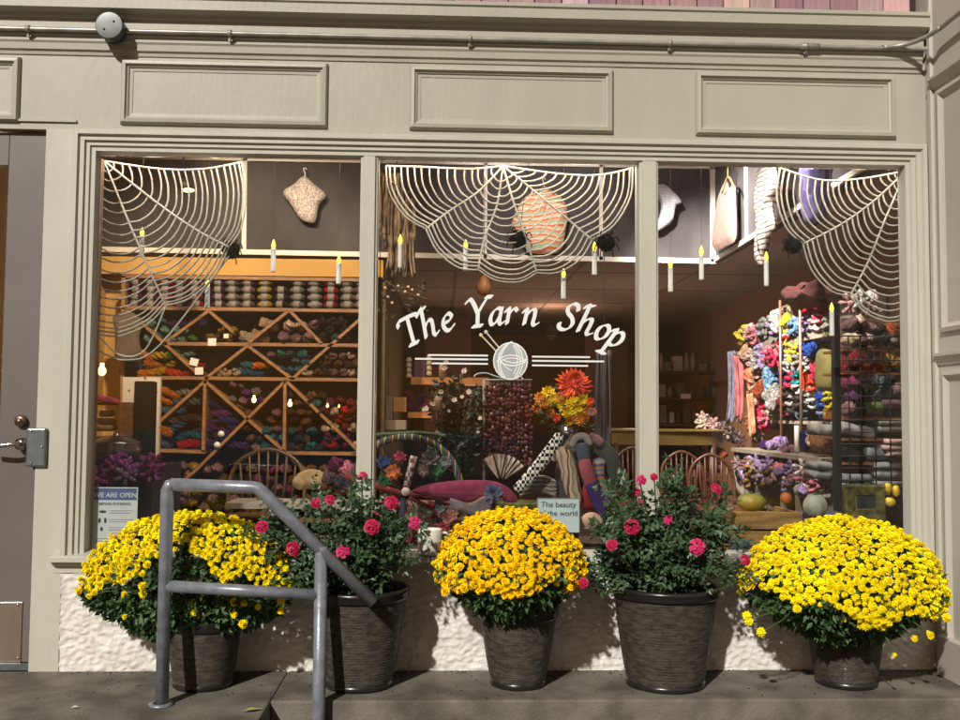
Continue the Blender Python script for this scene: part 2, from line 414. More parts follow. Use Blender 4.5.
# right return wall with pilaster panels
RW = thing('side_wall', (2.17, -1, 0), 'tan painted panelled side wall returning towards the street at the right', 'side wall')
b = MB(); b.box((XCR+.008, -3.4, -.01), (XCR+.3, .18, 3.4)); b.build('wall_body', TANP, RW)
b = MB(); b.box((XCR-.006, -.075, .0), (XCR+.02, -.046, 3.3)); b.build('corner_strip', PAINT2, RW, bevel=.003)
def ret_ledge(zt, zb, out, name):
    b = MB(); k = [(XCR+.01, zt), (XCR+.01-out, zt), (XCR+.01-out, zt-(zt-zb)*.25), (XCR+.01-out*.8, zt-(zt-zb)*.35), (XCR+.01-out*.4, zt-(zt-zb)*.8), (XCR+.01-out*.3, zb), (XCR+.01, zb)]
    v = [(x, -.08, z) for x, z in k]+[(x, -3.3, z) for x, z in k]; n = len(k)
    b.add(v, [(i, i+1, n+i+1, n+i) for i in range(n-1)]+[tuple(range(n-1, -1, -1)), tuple(range(n, 2*n))]); return b.build(name, TANP, RW)
ret_ledge(zat(86, 926), zat(96, 926), .035, 'capital_moulding')
ret_ledge(zat(355, 926), zat(366, 926), .03, 'rail_moulding')
def ret_panel(za, zb):
    b = MB(); fr = [(0, 0), (.002, .014), (.02, .018), (.03, .008), (.04, 0)]
    v = []
    for o, h in fr:
        for y, z in ((-.12-o, za+o), (-.12-o, zb-o), (-.62+o, zb-o), (-.62+o, za+o)): v.append((XCR+.008-h, y, z))
    f = [(i*4+j, (i+1)*4+j, (i+1)*4+(j+1) % 4, i*4+(j+1) % 4) for i in range(len(fr)-1) for j in range(4)]
    b.add(v, f); return b.build('raised_panel', TANP, RW)
ret_panel(zat(335, 926), zat(100, 926)); ret_panel(zat(640, 926), zat(372, 926))
b = MB(); b.box((XCR-.03, -3.3, -.0), (XCR+.008, -.085, .17)); b.build('base_board', TANP, RW, bevel=.004)

# door at left
DR = thing('entrance_door', (-2.2, .05, 0), 'charcoal entrance door with glazed upper pane and metal kick plate at the left edge', 'door')
b = MB(); dz1 = ZCT-.005
gx = PT(8.5, 200, .04).x; gt = PT(5, 166, .04).z; gb = PT(5, 560, .04).z
b.box((gx, .03, .03), (XD-.012, .075, dz1)); b.box((-2.75, .03, gt), (gx, .075, dz1)); b.box((-2.75, .03, .03), (gx, .075, gb))
b.build('door_leaf', DOORM, DR, bevel=.003)
b = MB(); b.box((-2.7, .05, gb+.01), (gx-.003, .056, gt-.002)); b.build('door_glass', GLASS, DR)
b = MB(); b.box((-2.7, .01, .0), (XD-.004, .12, .028)); b.build('threshold', GREYM, DR)
kp = PT(23, 602, .03); b = MB(); b.box((-2.7, .025, PT(10, 662, .03).z), (kp.x, .03, kp.z)); o = b.build('kick_plate', COPPER, DR, bevel=.001)
b = MB()
for q in ((18, 605), (18, 658)):
    p = PT(q[0], q[1], .025); b.blob((p.x, .024, p.z), .006, 8, 6)
b.build('screw', STEEL, DR)
p = PT(21, 421, .02); b = MB(); b.tube([(p.x, .03, p.z), (p.x, .012, p.z), (p.x, .004, p.z)], [.026, .026, .02], 20); b.tube([(p.x, .004, p.z), (p.x, -.006, p.z)], [.012, .012], 14)
b.build('deadbolt', BRASS, DR)
pa, pb = PT(27, 428, -.02), PT(46, 467, -.02)
b = MB(); b.box((pa.x, -.028, pb.z), (pb.x, .03, pa.z)); o = b.build('latch_guard', GREYM, DR, bevel=.008)
b = MB()
for q in ((31, 431), (31, 463), (42, 447)): p = PT(q[0], q[1], -.03); b.blob((p.x, -.029, p.z), .005, 8, 6)
b.build('bolt_head', STEEL, DR)
p = PT(21, 444, 0); b = MB(); b.tube([(p.x, .03, p.z), (p.x, -.01, p.z)], [.03, .026], 20); b.tube([(p.x, -.01, p.z), (p.x, -.05, p.z)], .011, 12)
b.tube(cr([(p.x+.01, -.05, p.z+.001), (p.x-.02, -.058, p.z), (p.x-.07, -.06, p.z-.006), (p.x-.13, -.055, p.z-.004)]), .0095, 12)
b.build('lever_handle', STEEL, DR)
b = MB(); b.box((-3.4, .1, 2.0), (gx-.0, .13, 2.13)); 

# ------------------------------------------------------------------ conduit
CD = thing('electrical_conduit', (0, -.04, zc(43)), 'painted conduit pipe with clips running along the cornice and round the corner', 'conduit')
b = MB(); pts = [PT(x, 0, -.05) for x in (0,)]
zp = zc(41.5)
path = [(-3.4, -.047, zp), (1.86, -.047, zp), (1.95, -.05, zp+.002), (2.03, -.07, zp+.006), (2.09, -.13, zp+.012), (2.118, -.22, zp+.02), (2.128, -.5, zp+.03), (2.128, -3, zp+.08)]
b.tube(cr(path, 8), .0105, 10); b.build('pipe', CONDU, CD)
for x in (28, 230, 470, 670, 806):
    p = PT(x, 40, -.047); b = MB(); b.tube([(p.x-.008, -.047, zp), (p.x+.008, -.047, zp)], .016, 12); b.box((p.x-.008, -.04, zp-.03), (p.x+.008, -.033, zp)); b.blob((p.x, -.042, zp-.022), .005, 8, 6)
    b.build('pipe_clip', CONDU, CD)
p = PT(806, 40, -.047); b = MB(); b.tube([(p.x-.03, -.047, zp), (p.x+.06, -.047, zp)], .0145, 12); b.build('coupling', CONDU, CD)
p = PT(109, 27, -.1)
b = MB(); b.tube([(p.x, -.03, zp+.003), (p.x, -.085, zp+.003)], [.056, .056], 32); b.blob((p.x+.02, -.1035, zp+.02), .005, 8, 6); b.blob((p.x-.02, -.1035, zp-.015), .005, 8, 6); b.tube([(p.x, y_, zp+.003) for y_ in (-.082, -.083, -.101, -.1025, -.1026, -.1027)], [.0575, .059, .059, .057, .056, .01], 32)
b.build('junction_box', JBOX, CD)

# ------------------------------------------------------------------ lettering on the middle pane
def pen(b, pts, place, nibw=.25, nibt=.085, ang=38, cnt=[0]):
    pts = cr([Vector((x, y, 0)) for x, y in pts], 7)
    n1 = Vector((math.cos(R(ang)), math.sin(R(ang)), 0))*nibw/2; n2 = Vector((-math.sin(R(ang)), math.cos(R(ang)), 0))*nibt/2
    def hull(P):
        P = sorted({(round(p.x, 6), round(p.y, 6)) for p in P}); 
        def half(P):
            h = []
            for p in P:
                while len(h) > 1 and (h[-1][0]-h[-2][0])*(p[1]-h[-2][1])-(h[-1][1]-h[-2][1])*(p[0]-h[-2][0]) <= 0: h.pop()
                h.append(p)
            return h
        lo = half(P); hi = half(P[::-1]); return lo[:-1]+hi[:-1]
    for i in range(len(pts)-1):
        P = [q+s1*n1+s2*n2 for q in (pts[i], pts[i+1]) for s1 in (-1, 1) for s2 in (-1, 1)]
        h = hull(P); cnt[0] += 1
        v = [place(x, y, cnt[0]*4e-6) for x, y in h]; b.add(v, [tuple(range(len(v)))])
GL = {
'T': [[(-.62,1.30),(-.5,1.6),(.62,1.62),(.78,1.42)], [(.1,1.6),(.08,.06)], [(-.22,.03),(.38,.03)]],
'h': [[(-.2,1.52),(.02,1.72),(.02,.06)], [(.02,1.7),(.3,1.78)], [(.02,.55),(.28,.92),(.55,.95),(.6,.6),(.58,.15),(.72,.02),(.9,.14)]],
'e': [[(.12,.48),(.45,.55),(.62,.78),(.42,.97),(.12,.8),(.0,.42),(.15,.06),(.42,.0),(.7,.22)]],
'Y': [[(-.72,1.42),(-.52,1.6),(-.28,1.35),(.0,.78)], [(.72,1.62),(.45,1.4),(.02,.75)], [(.5,1.62),(.85,1.6)], [(.02,.8),(.02,.06)], [(-.25,.03),(.3,.03)]],
'a': [[(.66,.92),(.4,.98),(.12,.75),(.0,.35),(.12,.03),(.38,.12),(.64,.6)], [(.68,.98),(.6,.22),(.72,.02),(.9,.14)]],
'r': [[(-.14,.78),(.05,.96),(.05,.05)], [(.05,.55),(.25,.88),(.45,.96),(.58,.82)]],
'n': [[(-.14,.78),(.05,.96),(.05,.05)], [(.05,.5),(.3,.9),(.56,.95),(.62,.6),(.6,.15),(.74,.02),(.92,.14)]],
'S': [[(.72,1.28),(.62,1.56),(.3,1.64),(.04,1.38),(.14,1.05),(.5,.78),(.66,.42),(.48,.08),(.14,-.02),(-.12,.1),(-.16,.34)]],
'o': [[(.32,.98),(.08,.78),(.0,.4),(.16,.04),(.4,.02),(.64,.3),(.66,.7),(.5,.94),(.3,.98)]],
'p': [[(-.14,.78),(.05,.96),(.05,-.62)], [(-.2,-.66),(.32,-.66)], [(.05,.6),(.3,.95),(.58,.88),(.7,.5),(.52,.08),(.22,.0),(.05,.14)]],
}
LET = [('T',122,238,-25,1.0),('h',170,216,-20,1.0),('e',236,190,-16,1.0),('Y',358,172,-7,1.05),('a',405,166,-3,1.0),('r',465,164,0,1.0),('n',528,166,3,1.0),('S',664,180,11,1.0),('h',727,192,16,1.0),('o',788,212,21,1.0),('p',836,232,27,1.0)]
YG = GY-.0015; b = MB()
for ch, u, v, a, s in LET:
    if ch in 'YS': b.build('shop_name_word', VINYL, PANES[1]); b = MB()
    px, py = 380+u/3.69, 280+v/3.69; S = 16.6*s; ca, sa = math.cos(R(a)), math.sin(R(a))
    def place(x, y, e):
        x = x*.92+y*.16
        qx = px+(x*ca+y*sa)*S; qy = py+(x*sa-y*ca)*S
        p = PT(qx, qy, YG); return (p.x, YG-e, p.z)
    for st in GL[ch]: pen(b, st, place)
b.build('shop_name_word', VINYL, PANES[1])
for (xa, xb, y, ) in ((428, 488, 355.2), (415, 488, 359), (432, 488, 363.5), (532, 590, 356.8), (532, 604, 361), (532, 588, 365.5)):
    a, c = PT(xa, y, YG), PT(xb, y+(xb-xa)*.004, YG); b = MB(); b.box((a.x, YG-.001, a.z-.003), (c.x, YG, c.z+.003)); b.build('rule_line', VINYL, PANES[1])
bc = PT(510.5, 361, YG); br = 17.5*mpp(GY)
b = MB(); n = 48; b.add([(bc.x, YG-.0006, bc.z)]+[(bc.x+br*math.cos(2*math.pi*i/n), YG-.0006, bc.z+br*1.08*math.sin(2*math.pi*i/n)) for i in range(n)], [(0, 1+i, 1+(i+1) % n) for i in range(n)])
BALL = b.build('yarn_ball_emblem', VINYLG, PANES[1])
b = MB()
def arc(cx, cz, r, a0, a1, w, e, sx=1):
    n = 22
    for i in range(n):
        t0, t1 = R(a0+(a1-a0)*i/n), R(a0+(a1-a0)*(i+1)/n)
        P = [(bc.x+(cx+(r+k)*math.cos(t)*sx)*br, YG-e, bc.z+(cz+(r+k)*math.sin(t))*br*1.08) for t, k in ((t0, -w), (t0, w), (t1, w), (t1, -w))]
        b.quad(*P)
for i, a in enumerate(((0,0,.97,0,360,.035),(-.55,.0,1.25,-48,48,.035),(-.75,.0,1.3,-42,42,.03),(-.95,.05,1.35,-34,36,.03),(.5,-.1,1.2,110,215,.04),(.72,-.1,1.3,120,220,.035),(.05,-.9,1.2,45,135,.035),(.05,-1.1,1.25,50,130,.03),(.1,1.05,1.3,235,312,.04),(.2,1.25,1.35,240,305,.035),(.5,.6,1.2,190,250,.03))):
    arc(*a, .0012+.0002*i)
b.build('yarn_strand', VINYL, BALL)
b = MB()
a, c = PT(481, 335, YG), PT(497, 352, YG); a2, c2 = PT(486, 332, YG), PT(501, 350, YG)
b.bar(a, c, .006, .001, upv=(0, 1, 0)); b.blob((a.x, YG-.001, a.z), (.0085, .001, .0085), 12, 6); b.build('knitting_needle', NEEDLE, BALL)
b = MB(); b.bar(a2, c2, .006, .001); b.blob((a2.x, YG-.0012, a2.z), (.0085, .001, .0085), 12, 6)
c = [PT(x, y, YG-.002) for x, y in ((519, 374), (523, 379), (526, 377))]; b.bar(c[0], c[1], .005, .001)
b.build('knitting_needle', NEEDLE, BALL)
b = MB(); b.tube(cr([PT(x, y, YG-.001) for x, y in ((506, 379), (495, 376), (486, 373), (477, 374), (474, 377))]), .003, 6, flat=.3); b.build('yarn_tail', VINYLG, BALL)

# ------------------------------------------------------------------ notice on the left pane
p0, p1 = PT(88, 487, GY+.01), PT(138, 552, GY+.01); p0b = PT(88, 487, GY+.01)
SG = thing('window_notice', (p0.x, GY+.01, p1.z), 'printed opening notice with blue header taped inside the left window', 'notice')
x0, x1, z1 = PT(93.5, 487, GY+.012).x, PT(138, 487, GY+.012).x, PT(110, 487.5, GY).z; z0 = ZS+.006
ys = GY+.012
b = MB(); b.box((x0, ys, z0), (x1, ys+.002, z1)); b.build('card', SIGNW, SG)
hz = z1-.055; b = MB(); b.box((x0+.004, ys-.001, hz), (x1-.004, ys, z1-.004)); hb = b.build('header_band', SIGNB, SG)
text('WE ARE OPEN', .0285, VINYL, ((x0+x1)/2, ys-.0018, hz+.012), SG)
text('BEFORE ENTERING:', .016, INK, ((x0+x1)/2, ys-.001, hz-.022), SG)
b = MB(); r = random.Random(4)
for i, dz in enumerate((.045, .055, .083, .093, .118, .128, .142)):
    b.box((x0+.07, ys-.0008, hz-dz-.0028), (x0+.07+r.uniform(.09, .125), ys, hz-dz))
for i, dz in enumerate((.165, .176, .187, .2, .211)):
    b.box((x0+.012, ys-.0008, hz-dz-.0028), (x0+.012+r.uniform(.05, .1), ys, hz-dz))
b.build('small_print', mat('grey_ink', (.3, .3, .33), .6), SG)
b = MB()
for dx in (.03, .055):
    b.blob((x0+dx, ys-.001, hz-.088), (.0055, .001, .012), 10, 6)
b.blob((x0+.043, ys-.001, hz-.05), (.016, .001, .006), 10, 6); b.blob((x0+.04, ys-.001, hz-.125), (.006, .001, .009), 10, 6)
b.build('pictogram', INK, SG)

# ------------------------------------------------------------------ handrail
HY = -.48
pb1 = PZ(161, 705, 0); HY = pb1.y
HR = thing('handrail', (pb1.x, HY, 0), 'grey painted tubular steel handrail with sloping end in front of the flowers', 'handrail')
RR = .0245
def hp(x, y, dy=0): return PT(x, y, HY+dy)
t0 = hp(171, 484.5); post = [(pb1.x, HY, -.02), (pb1.x, HY, t0.z-.05)]
b = MB(); b.tube([(pb1.x+.003, HY, -.01), (pb1.x+.003, HY, t0.z-.02), (pb1.x+.010, HY, t0.z-.004), (pb1.x+.03, HY, t0.z)], RR, 20)
b.build('post', RAILM, HR)
p2x = hp(321, 570).x
b = MB(); b.tube([(p2x, HY, -.6), (p2x, HY, hp(322, 545).z-.005)], RR, 20); b.build('post', RAILM, HR)
e1, e2 = hp(258, 487.5), hp(374, 603)
b = MB(); b.tube([(t0.x-.0, HY, t0.z), (e1.x-.02, HY, e1.z), (e1.x, HY, e1.z-.003), (e1.x+.02, HY, e1.z-.02), (e2.x, HY, e2.z)], RR, 20); b.build('top_rail', RAILM, HR)
m1, m2 = hp(168, 586), hp(318, 595); b = MB(); b.tube([(pb1.x+.01, HY, m1.z), (p2x-.01, HY, m2.z)], RR*.92, 20); b.build('mid_rail', RAILM, HR)
b = MB(); b.lathe([(.045, 0), (.045, .006), (.03, .008), (.028, .008)], (pb1.x, HY, .001), 24); b.build('base_collar', RAILM, HR)
# ------------------------------------------------------------------ plants
def flower(nr, npet, r, cup=.5, mi=0, seed=0):
    b = MB(); q = random.Random(seed)
    for k in range(nr):
        rr = r*(1-.24*k); h = r*(.10+.28*k)*cup*1.6; n = max(5, npet-2*k); off = q.random()
        for j in range(n):
            t = 2*math.pi*(j+off)/n; wd = math.pi/n*1.05
            d0, dl, dr = Vector((math.cos(t), math.sin(t), 0)), Vector((math.cos(t-wd), math.sin(t-wd), 0)), Vector((math.cos(t+wd), math.sin(t+wd), 0))
            k1 = rr*q.uniform(.88, 1.08); z = Vector((0, 0, 1))
            b.add([d0*rr*.1+z*h*.6, dl*k1*.72+z*(h+r*.10), d0*k1+z*(h+r*(.02 if k == 0 else .16)), dr*k1*.72+z*(h+r*.10)], [(0, 1, 2, 3)], mi, False)
    b.blob((0, 0, r*.45*cup*1.2), (r*.3, r*.3, r*.22), 6, 4, mi=mi)
    return b
def leafmb(b, p, d, n, L, W, mi=0):
    d = d.normalized(); s = d.cross(n)
    if s.length < 1e-3: s = d.cross(Vector((1, 0, 0)))
    s.normalize(); n = s.cross(d)
    v = [p, p+d*L*.45+s*W*.5+n*W*.12, p+d*L-n*W*.15, p+d*L*.45-s*W*.5+n*W*.12, p+d*L*.5-n*W*.06]
    b.add(v, [(0, 1, 4), (1, 2, 4), (2, 3, 4), (3, 0, 4)], mi, False)
def rvec(r): 
    while 1:
        v = Vector((r.uniform(-1, 1), r.uniform(-1, 1), r.uniform(-1, 1)))
        if .05 < v.length < 1: return v.normalized()
def pot(c, R1, R0, H, parent):
    b = MB(); prof = [(0, .002), (R0*.97, .0), (R0*1.03, .006), (R0*1.04, .02), (R0*1.0, .026)]
    b.lathe(prof, c, 48); b.build('base_ring', RIMM, parent)
    b = MB(); prof = []
    for i in range(121):
        t = i/120; rr = R0+(R1*.93-R0)*(t**.8); prof.append((rr+.0020*abs(math.sin(i*math.pi/4)), .024+(H-.06)*t))
    b.lathe(prof, c, 56, wob=.006); po = b.build('pot', POTM, parent)
    b = MB(); z = H-.04; b.lathe([(R1*.92, z), (R1*.98, z+.004), (R1*1.0, z+.012), (R1*.985, z+.024), (R1*1.01, z+.03), (R1*1.0, z+.042), (R1*.96, z+.046), (R1*.92, z+.04), (R1*.9, z), (R1*.88, z-.05)], c, 56)
    b.build('rim', RIMM, po)
    b = MB(); b.lathe([(R1*.9, H-.05), (R1*.5, H-.04), (.001, H-.035)], c, 32, wob=.03); b.build('soil', SOIL, po)
GRP = 'potted flowers lined up below the shop window'
def mum(px0, px1, pyt, potpx, potrim, potbase, pm, label, seed, ylim, strays, yell, cyoff=.355, fr=.019, ybot=628, ry=None):
    r = random.Random(seed)
    cx = PT((potpx[0]+potpx[1])/2, 650, -.22).x; c = Vector((cx, -.215, 0))
    T = thing('potted_chrysanthemum', c, label, 'potted plant', GRP)
    s = mpp(-.22); R1 = (potpx[1]-potpx[0])/2*s; R0 = (potbase[1]-potbase[0])/2*s; H = PT(480, potrim, -.22-R1*.6).z
    pot(c, R1, R0, H, T)
    cyy = -cyoff; D = mpp(cyy); xc = PT((px0+px1)/2, 560, cyy).x; rx = (px1-px0)/2*D*.985; ztop = PT(480, pyt, cyy).z
    zcen = PT(480, ybot-42, cyy).z; rz = ztop-zcen; ry = ry or cyoff-.03
    C = Vector((xc, cyy, zcen))
    # stems
    b = MB()
    for i in range(22):
        a = r.uniform(0, 6.28); e = C+Vector((math.cos(a)*rx*.6, math.sin(a)*ry*.5, rz*r.uniform(-.1, .5)))
        b.tube(cr([(cx+r.uniform(-.04, .04), -.215+r.uniform(-.04, .04), H-.05), (C+(e-C)*.4)+Vector((0, 0, -.03)), e], 4), .004, 5)
    b.build('stems', STEM, T)
    # foliage
    b = MB()
    for i in range(7500):
        d = rvec(r); k = r.uniform(.55, 1.0)**.5
        low = d.z < 0
        zz = rz if not low else (C.z-PT(480, ybot+8, cyy).z)
        taper = 1 if not low else (1+.35*d.z)
        if not low and r.random() < .45: continue
        lump = 1+.12*noise.noise(d*4+Vector((seed, 0, 0)))
        p = C+Vector((d.x*rx*k*taper*lump, d.y*ry*k*taper*lump, d.z*zz*k*lump*(.93 if not low else 1)))
        if p.y > -.03: p.y = -.03-r.random()*.05
        if p.x > 2.12: continue
        o = (d+rvec(r)*.9+Vector((0, 0, -.1))).normalized(); leafmb(b, p, o, (d+rvec(r)*.5).normalized(), r.uniform(.024, .042), r.uniform(.014, .024))
    b.build('foliage', LEAF, T)
    # blooms
    fm = [flower(4, 13, 1.0, .8, 0, i).mesh('bloom', yell) for i in range(3)]
    fmb = [flower(3, 10, 1.0, .8, 0, i+5) for i in range(3)]
    pts = []; N = 1500
    sp = fr*1.22
    cand = []
    for i in range(24000):
        d = rvec(r)
        if d.z < -.75 or d.y > .45: continue
        kk = 1.0+.035*noise.noise(d*5+Vector((seed, 2, 0)))+r.uniform(-.03, .03)
        zz = rz if d.z > 0 else rz*.55
        p = C+Vector((d.x*rx*kk, d.y*ry*kk, d.z*zz*kk))
        if p.y > -.045: p.y = -.045-r.random()*.03
        if p.x > 2.12: continue
        x, y = PR(p)
        back = d.y > .1
        lim = ylim(x)+7*noise.noise(Vector((x*.06, y*.06, seed)))
        if y > lim: continue
        dens = noise.noise(Vector((x*.09, y*.11, seed+5)))
        if y > lim-22 and dens > .42: continue
        if any((p-q[0]).length_squared < sp*sp for q in cand): continue
        cand.append((p, d, x, y))
        if len(cand) > 1250: break
    for x, y in strays:
        Y0 = cyy-ry*.8
        p = PT(x, y, Y0); d = (p-C).normalized(); cand.append((p, Vector((d.x*.6, -.9, .25)).normalized(), x, y))
    cand.sort(key=lambda q: (q[1].y if q[0].z > 0 else 1))
    b = MB()
    for x, y in strays:
        e = PT(x, y, cyy-ry*.8); b.tube(cr([C+Vector(((e.x-C.x)*.45, -.02, -.03)), C.lerp(e, .75)+Vector((0, -.03, .02)), e], 4), .0028, 5)
    b.build('stray_stems', STEM, T)
    order = cand
    rest = MB()
    for i, (p, d, x, y) in enumerate(order):
        nrm = (Vector((d.x/ rx, d.y/ry, max(d.z, -.1)/rz)).normalized()+rvec(r)*.3+Vector((0, -.12, .25))).normalized()
        q = nrm.to_track_quat('Z', 'Y'); sc = fr*r.choice((r.uniform(.9, 1.15), r.uniform(.9, 1.15), r.uniform(.6, .95)))
        spin = Matrix.Rotation(r.random()*6.28, 4, 'Z')
        M = Matrix.Translation(p) @ q.to_matrix().to_4x4() @ spin @ Matrix.Scale(sc, 4)
        if i < 100:
            o = bpy.data.objects.new('bloom', fm[i % 3]); COL.objects.link(o); o.parent = T
            o.matrix_basis = Matrix.Translation(-Vector(T.location)) @ M
        else: rest.merge(fmb[i % 3], M)
    o = rest.build('more_blooms', yell, T); o['kind'] = 'stuff'
    return T
def lim_from(pts):
    def f(x):
        if x <= pts[0][0]: return pts[0][1]
        for (a, b), (c, d) in zip(pts, pts[1:]):
            if x <= c: return b+(d-b)*(x-a)/(c-a)
        return pts[-1][1]
    return f
mum(87, 297, 516, (166, 241), 622, (176, 232), None, 'round lemon yellow chrysanthemum in a brown pot behind the grey handrail', 11,
    lim_from([(87, 588), (100, 590), (125, 580), (145, 572), (152, 556), (170, 552), (205, 556), (215, 572), (240, 580), (270, 585), (298, 588)]),
    [(143, 586), (143, 594), (125, 595), (125, 617), (193, 603), (194, 613), (234, 602), (244, 603), (234, 615), (258, 607), (281, 601), (281, 611), (243, 624), (101, 585), (95, 592), (90, 596)], YEL1, .232, .0180, 634, .19)
mum(438, 583, 512, (478, 558), 612, (492, 545), None, 'golden yellow chrysanthemum in a brown pot in the middle of the row', 12,
    lim_from([(433, 580), (450, 588), (470, 596), (500, 594), (540, 590), (556, 584), (560, 560), (565, 590), (583, 592)]),
    [(446, 592), (465, 588), (487, 587), (521, 594), (535, 585), (549, 580), (571, 578), (570, 588)], YEL2, .30, .0188, 612)
mum(743, 941, 519, (808, 884), 630, (818, 876), None, 'lemon yellow chrysanthemum in a brown pot against the tan side wall', 13,
    lim_from([(740, 600), (752, 588), (765, 592), (800, 604), (830, 606), (850, 612), (862, 628), (880, 630), (905, 612), (940, 620)]),
    [(761, 632), (747, 616), (749, 621), (797, 609), (820, 607), (843, 619), (866, 622), (874, 624), (914, 639), (928, 634), (930, 636), (945, 610), (946, 618), (894, 655)], YEL1, .33, .0182, 634)

# big front edge rounded roses
def rosemb(mi=0, seed=0):
    b = MB(); q = random.Random(seed)
    for k in range(6):
        n = 5 if k > 1 else 3; rr = .25+.15*k; tilt = .15+.17*k
        for j in range(n):
            t = 2*math.pi*(j+.45*k+q.uniform(-.1, .1))/n; wd = math.pi/n*1.25
            rows = []
            for zi, (zr, zh) in enumerate(((.35, -.35), (.85, .05), (1.0, .42), (1.12, .55-.06*k))):
                row = []
                for a in (-1, -.4, .4, 1):
                    tt = t+wd*a*(.75 if zi == 3 else 1)
                    rad = rr*zr*(1-.06*abs(a)); row.append(Vector((rad*math.cos(tt), rad*math.sin(tt), zh*(1-.09*k)+(.03 if abs(a) < .5 else 0))))
                rows.append(row)
            v = [p for row in rows for p in row]
            b.add(v, [(r_*4+c, r_*4+c+1, (r_+1)*4+c+1, (r_+1)*4+c) for r_ in range(3) for c in range(3)], mi, True)
    return b
def rose2(seed):
    b = MB(); q = random.Random(seed)
    for k, (n, rr, zz, tilt) in enumerate(((6, 1.0, 0, .15), (6, .9, .10, .4), (5, .76, .2, .7), (5, .6, .3, .95), (4, .42, .42, 1.2), (3, .25, .5, 1.4))):
        off = q.random()*6
        for j in range(n):
            t = off+2*math.pi*(j+q.uniform(-.15, .15))/n; wd = 5.2/n; tl = tilt+q.uniform(-.15, .15); v = []
            for u, wdt in ((.1, .35), (.5, .85), (.88, .95), (1.0, .72)):
                for w_ in (-1, -.35, .35, 1):
                    a = t+wd*wdt*w_*.5; cur = tl*u*(1.15 if u < .9 else .6)
                    r_ = rr*(.12+u*.88*math.cos(cur*.8)); h = zz*.6+rr*u*math.sin(cur)*.75+.05*abs(w_)*q.uniform(0, 1)
                    v.append((r_*math.cos(a), r_*math.sin(a), h))
            b.add(v, [(r_*4+c, r_*4+c+1, (r_+1)*4+c+1, (r_+1)*4+c) for r_ in range(3) for c in range(3)], 0, False)
    b.blob((0, 0, .3), (.2, .2, .22), 7, 5, .3, 3); return b
ROSEM = [rose2(s).mesh('rose_bloom', m_) for s, m_ in ((1, PINK), (2, PINK2), (3, PINK))]
def rose(potc, potrim, potbase, ylow, box, blooms, label, seed, sub):
    r = random.Random(seed); cyy = -.22
    c = Vector((PT(potc, 650, cyy).x, cyy, 0)); T = thing('potted_rose_bush', c, label, 'potted plant', GRP)
    s = mpp(cyy); R1 = (potrim[1]-potrim[0])/2*s; R0 = (potbase[1]-potbase[0])/2*s; H = PT(480, ylow, cyy-R1*.5).z
    pot(c, R1, R0, H, T)
    x0, x1, y0, y1 = box
    tips = []; b = MB(); lf = MB()
    def pt(x, y, Y): return PT(x, y, Y)
    for i in range(42):
        u = r.uniform(0, 1); x = x0+(x1-x0)*r.random(); 
        cxm = (x0+x1)/2; k = 1-((x-cxm)/((x1-x0)/2))**2
        ymin = y0+(1-k)*45+30*noise.noise(Vector((x*.045, seed, 0)))
        y = r.uniform(ymin, y1-5-abs(x-cxm)*.1); Y = max(-.27 if x < 305 and sub == 0 else -.41, cyy-.06+r.uniform(-.2, .14))
        tip = pt(x, y, Y); base = c+Vector((r.uniform(-.07, .07), r.uniform(-.06, .06), H-.04))
        mid = base*.45+tip*.55+Vector((r.uniform(-.04, .04), r.uniform(-.03, .03), r.uniform(.0, .07)))
        P = cr([base, mid, tip], 6); b.tube(P, [.0045*(1-.6*q/(len(P)-1)) for q in range(len(P))], 5)
        for q in range(3, len(P)):
            for g in range(3):
                d = (rvec(r)+Vector((0, -.2, .1))).normalized(); o = P[q]
                rach = [o+d*.02, o+d*.045, o+d*.07]
                nn = (Vector((0, -.5, .8))+rvec(r)*.7).normalized(); sd = d.cross(nn).normalized()
                L = r.uniform(.022, .036)
                for k_, rp_ in enumerate(rach):
                    for sg in (1, -1):
                        leafmb(lf, rp_, (sd*sg+d*.5+rvec(r)*.2), nn, L*(.7+.1*k_), L*.55)
                leafmb(lf, rach[-1], d, nn, L, L*.6)
    b.build('stems', STEM, T); lf.build('foliage', RLEAF, T)
    for i, (x, y, d_) in enumerate(blooms):
        Y = cyy-.24 if d_ > 10 else cyy-.1
        p = pt(x, y, Y); o = bpy.data.objects.new('rose_bloom', ROSEM[(i+sub) % 3]); COL.objects.link(o); o.parent = T
        nrm = Vector((r.uniform(-.5, .5), -1, r.uniform(.1, .7))).normalized()
        sc = d_/2*mpp(Y)*1.02
        o.matrix_basis = Matrix.Translation(p-Vector(T.location)) @ nrm.to_track_quat('Z', 'Y').to_matrix().to_4x4() @ Matrix.Rotation(r.random()*6, 4, 'Z') @ Matrix.Scale(sc, 4)
        sb = MB(); e = p+Vector((-nrm.x*.02, .01, -.012)); sb.tube(cr([c+Vector((r.uniform(-.05, .05), 0, H)), (c+e)/2+Vector((0, 0, .17)), e], 5), .003, 5); sb.build('bloom_stem', STEM, T)
rose(359, (310, 408), (326, 391), 592, (252, 412, 478, 594), [(293, 549, 15), (343, 552, 14), (372, 527, 16), (391, 503, 15), (363, 476, 10), (316, 503, 11), (330, 500, 11), (415, 523, 13), (262, 527, 13), (357, 541, 8), (375, 516, 9)],
     'pink rose bush in a wide brown pot between the handrail and the mug', 21, 0)
rose(665, (611, 719), (629, 704), 590, (592, 745, 478, 588), [(697, 547, 17), (632, 527, 16), (654, 477, 8), (641, 480, 11), (745, 560, 12), (612, 545, 12), (668, 520, 10), (583, 583, 11), (716, 489, 12), (637, 492, 9), (640, 503, 7)],
     'pink rose bush in a wide brown pot between two yellow chrysanthemums', 22, 1)

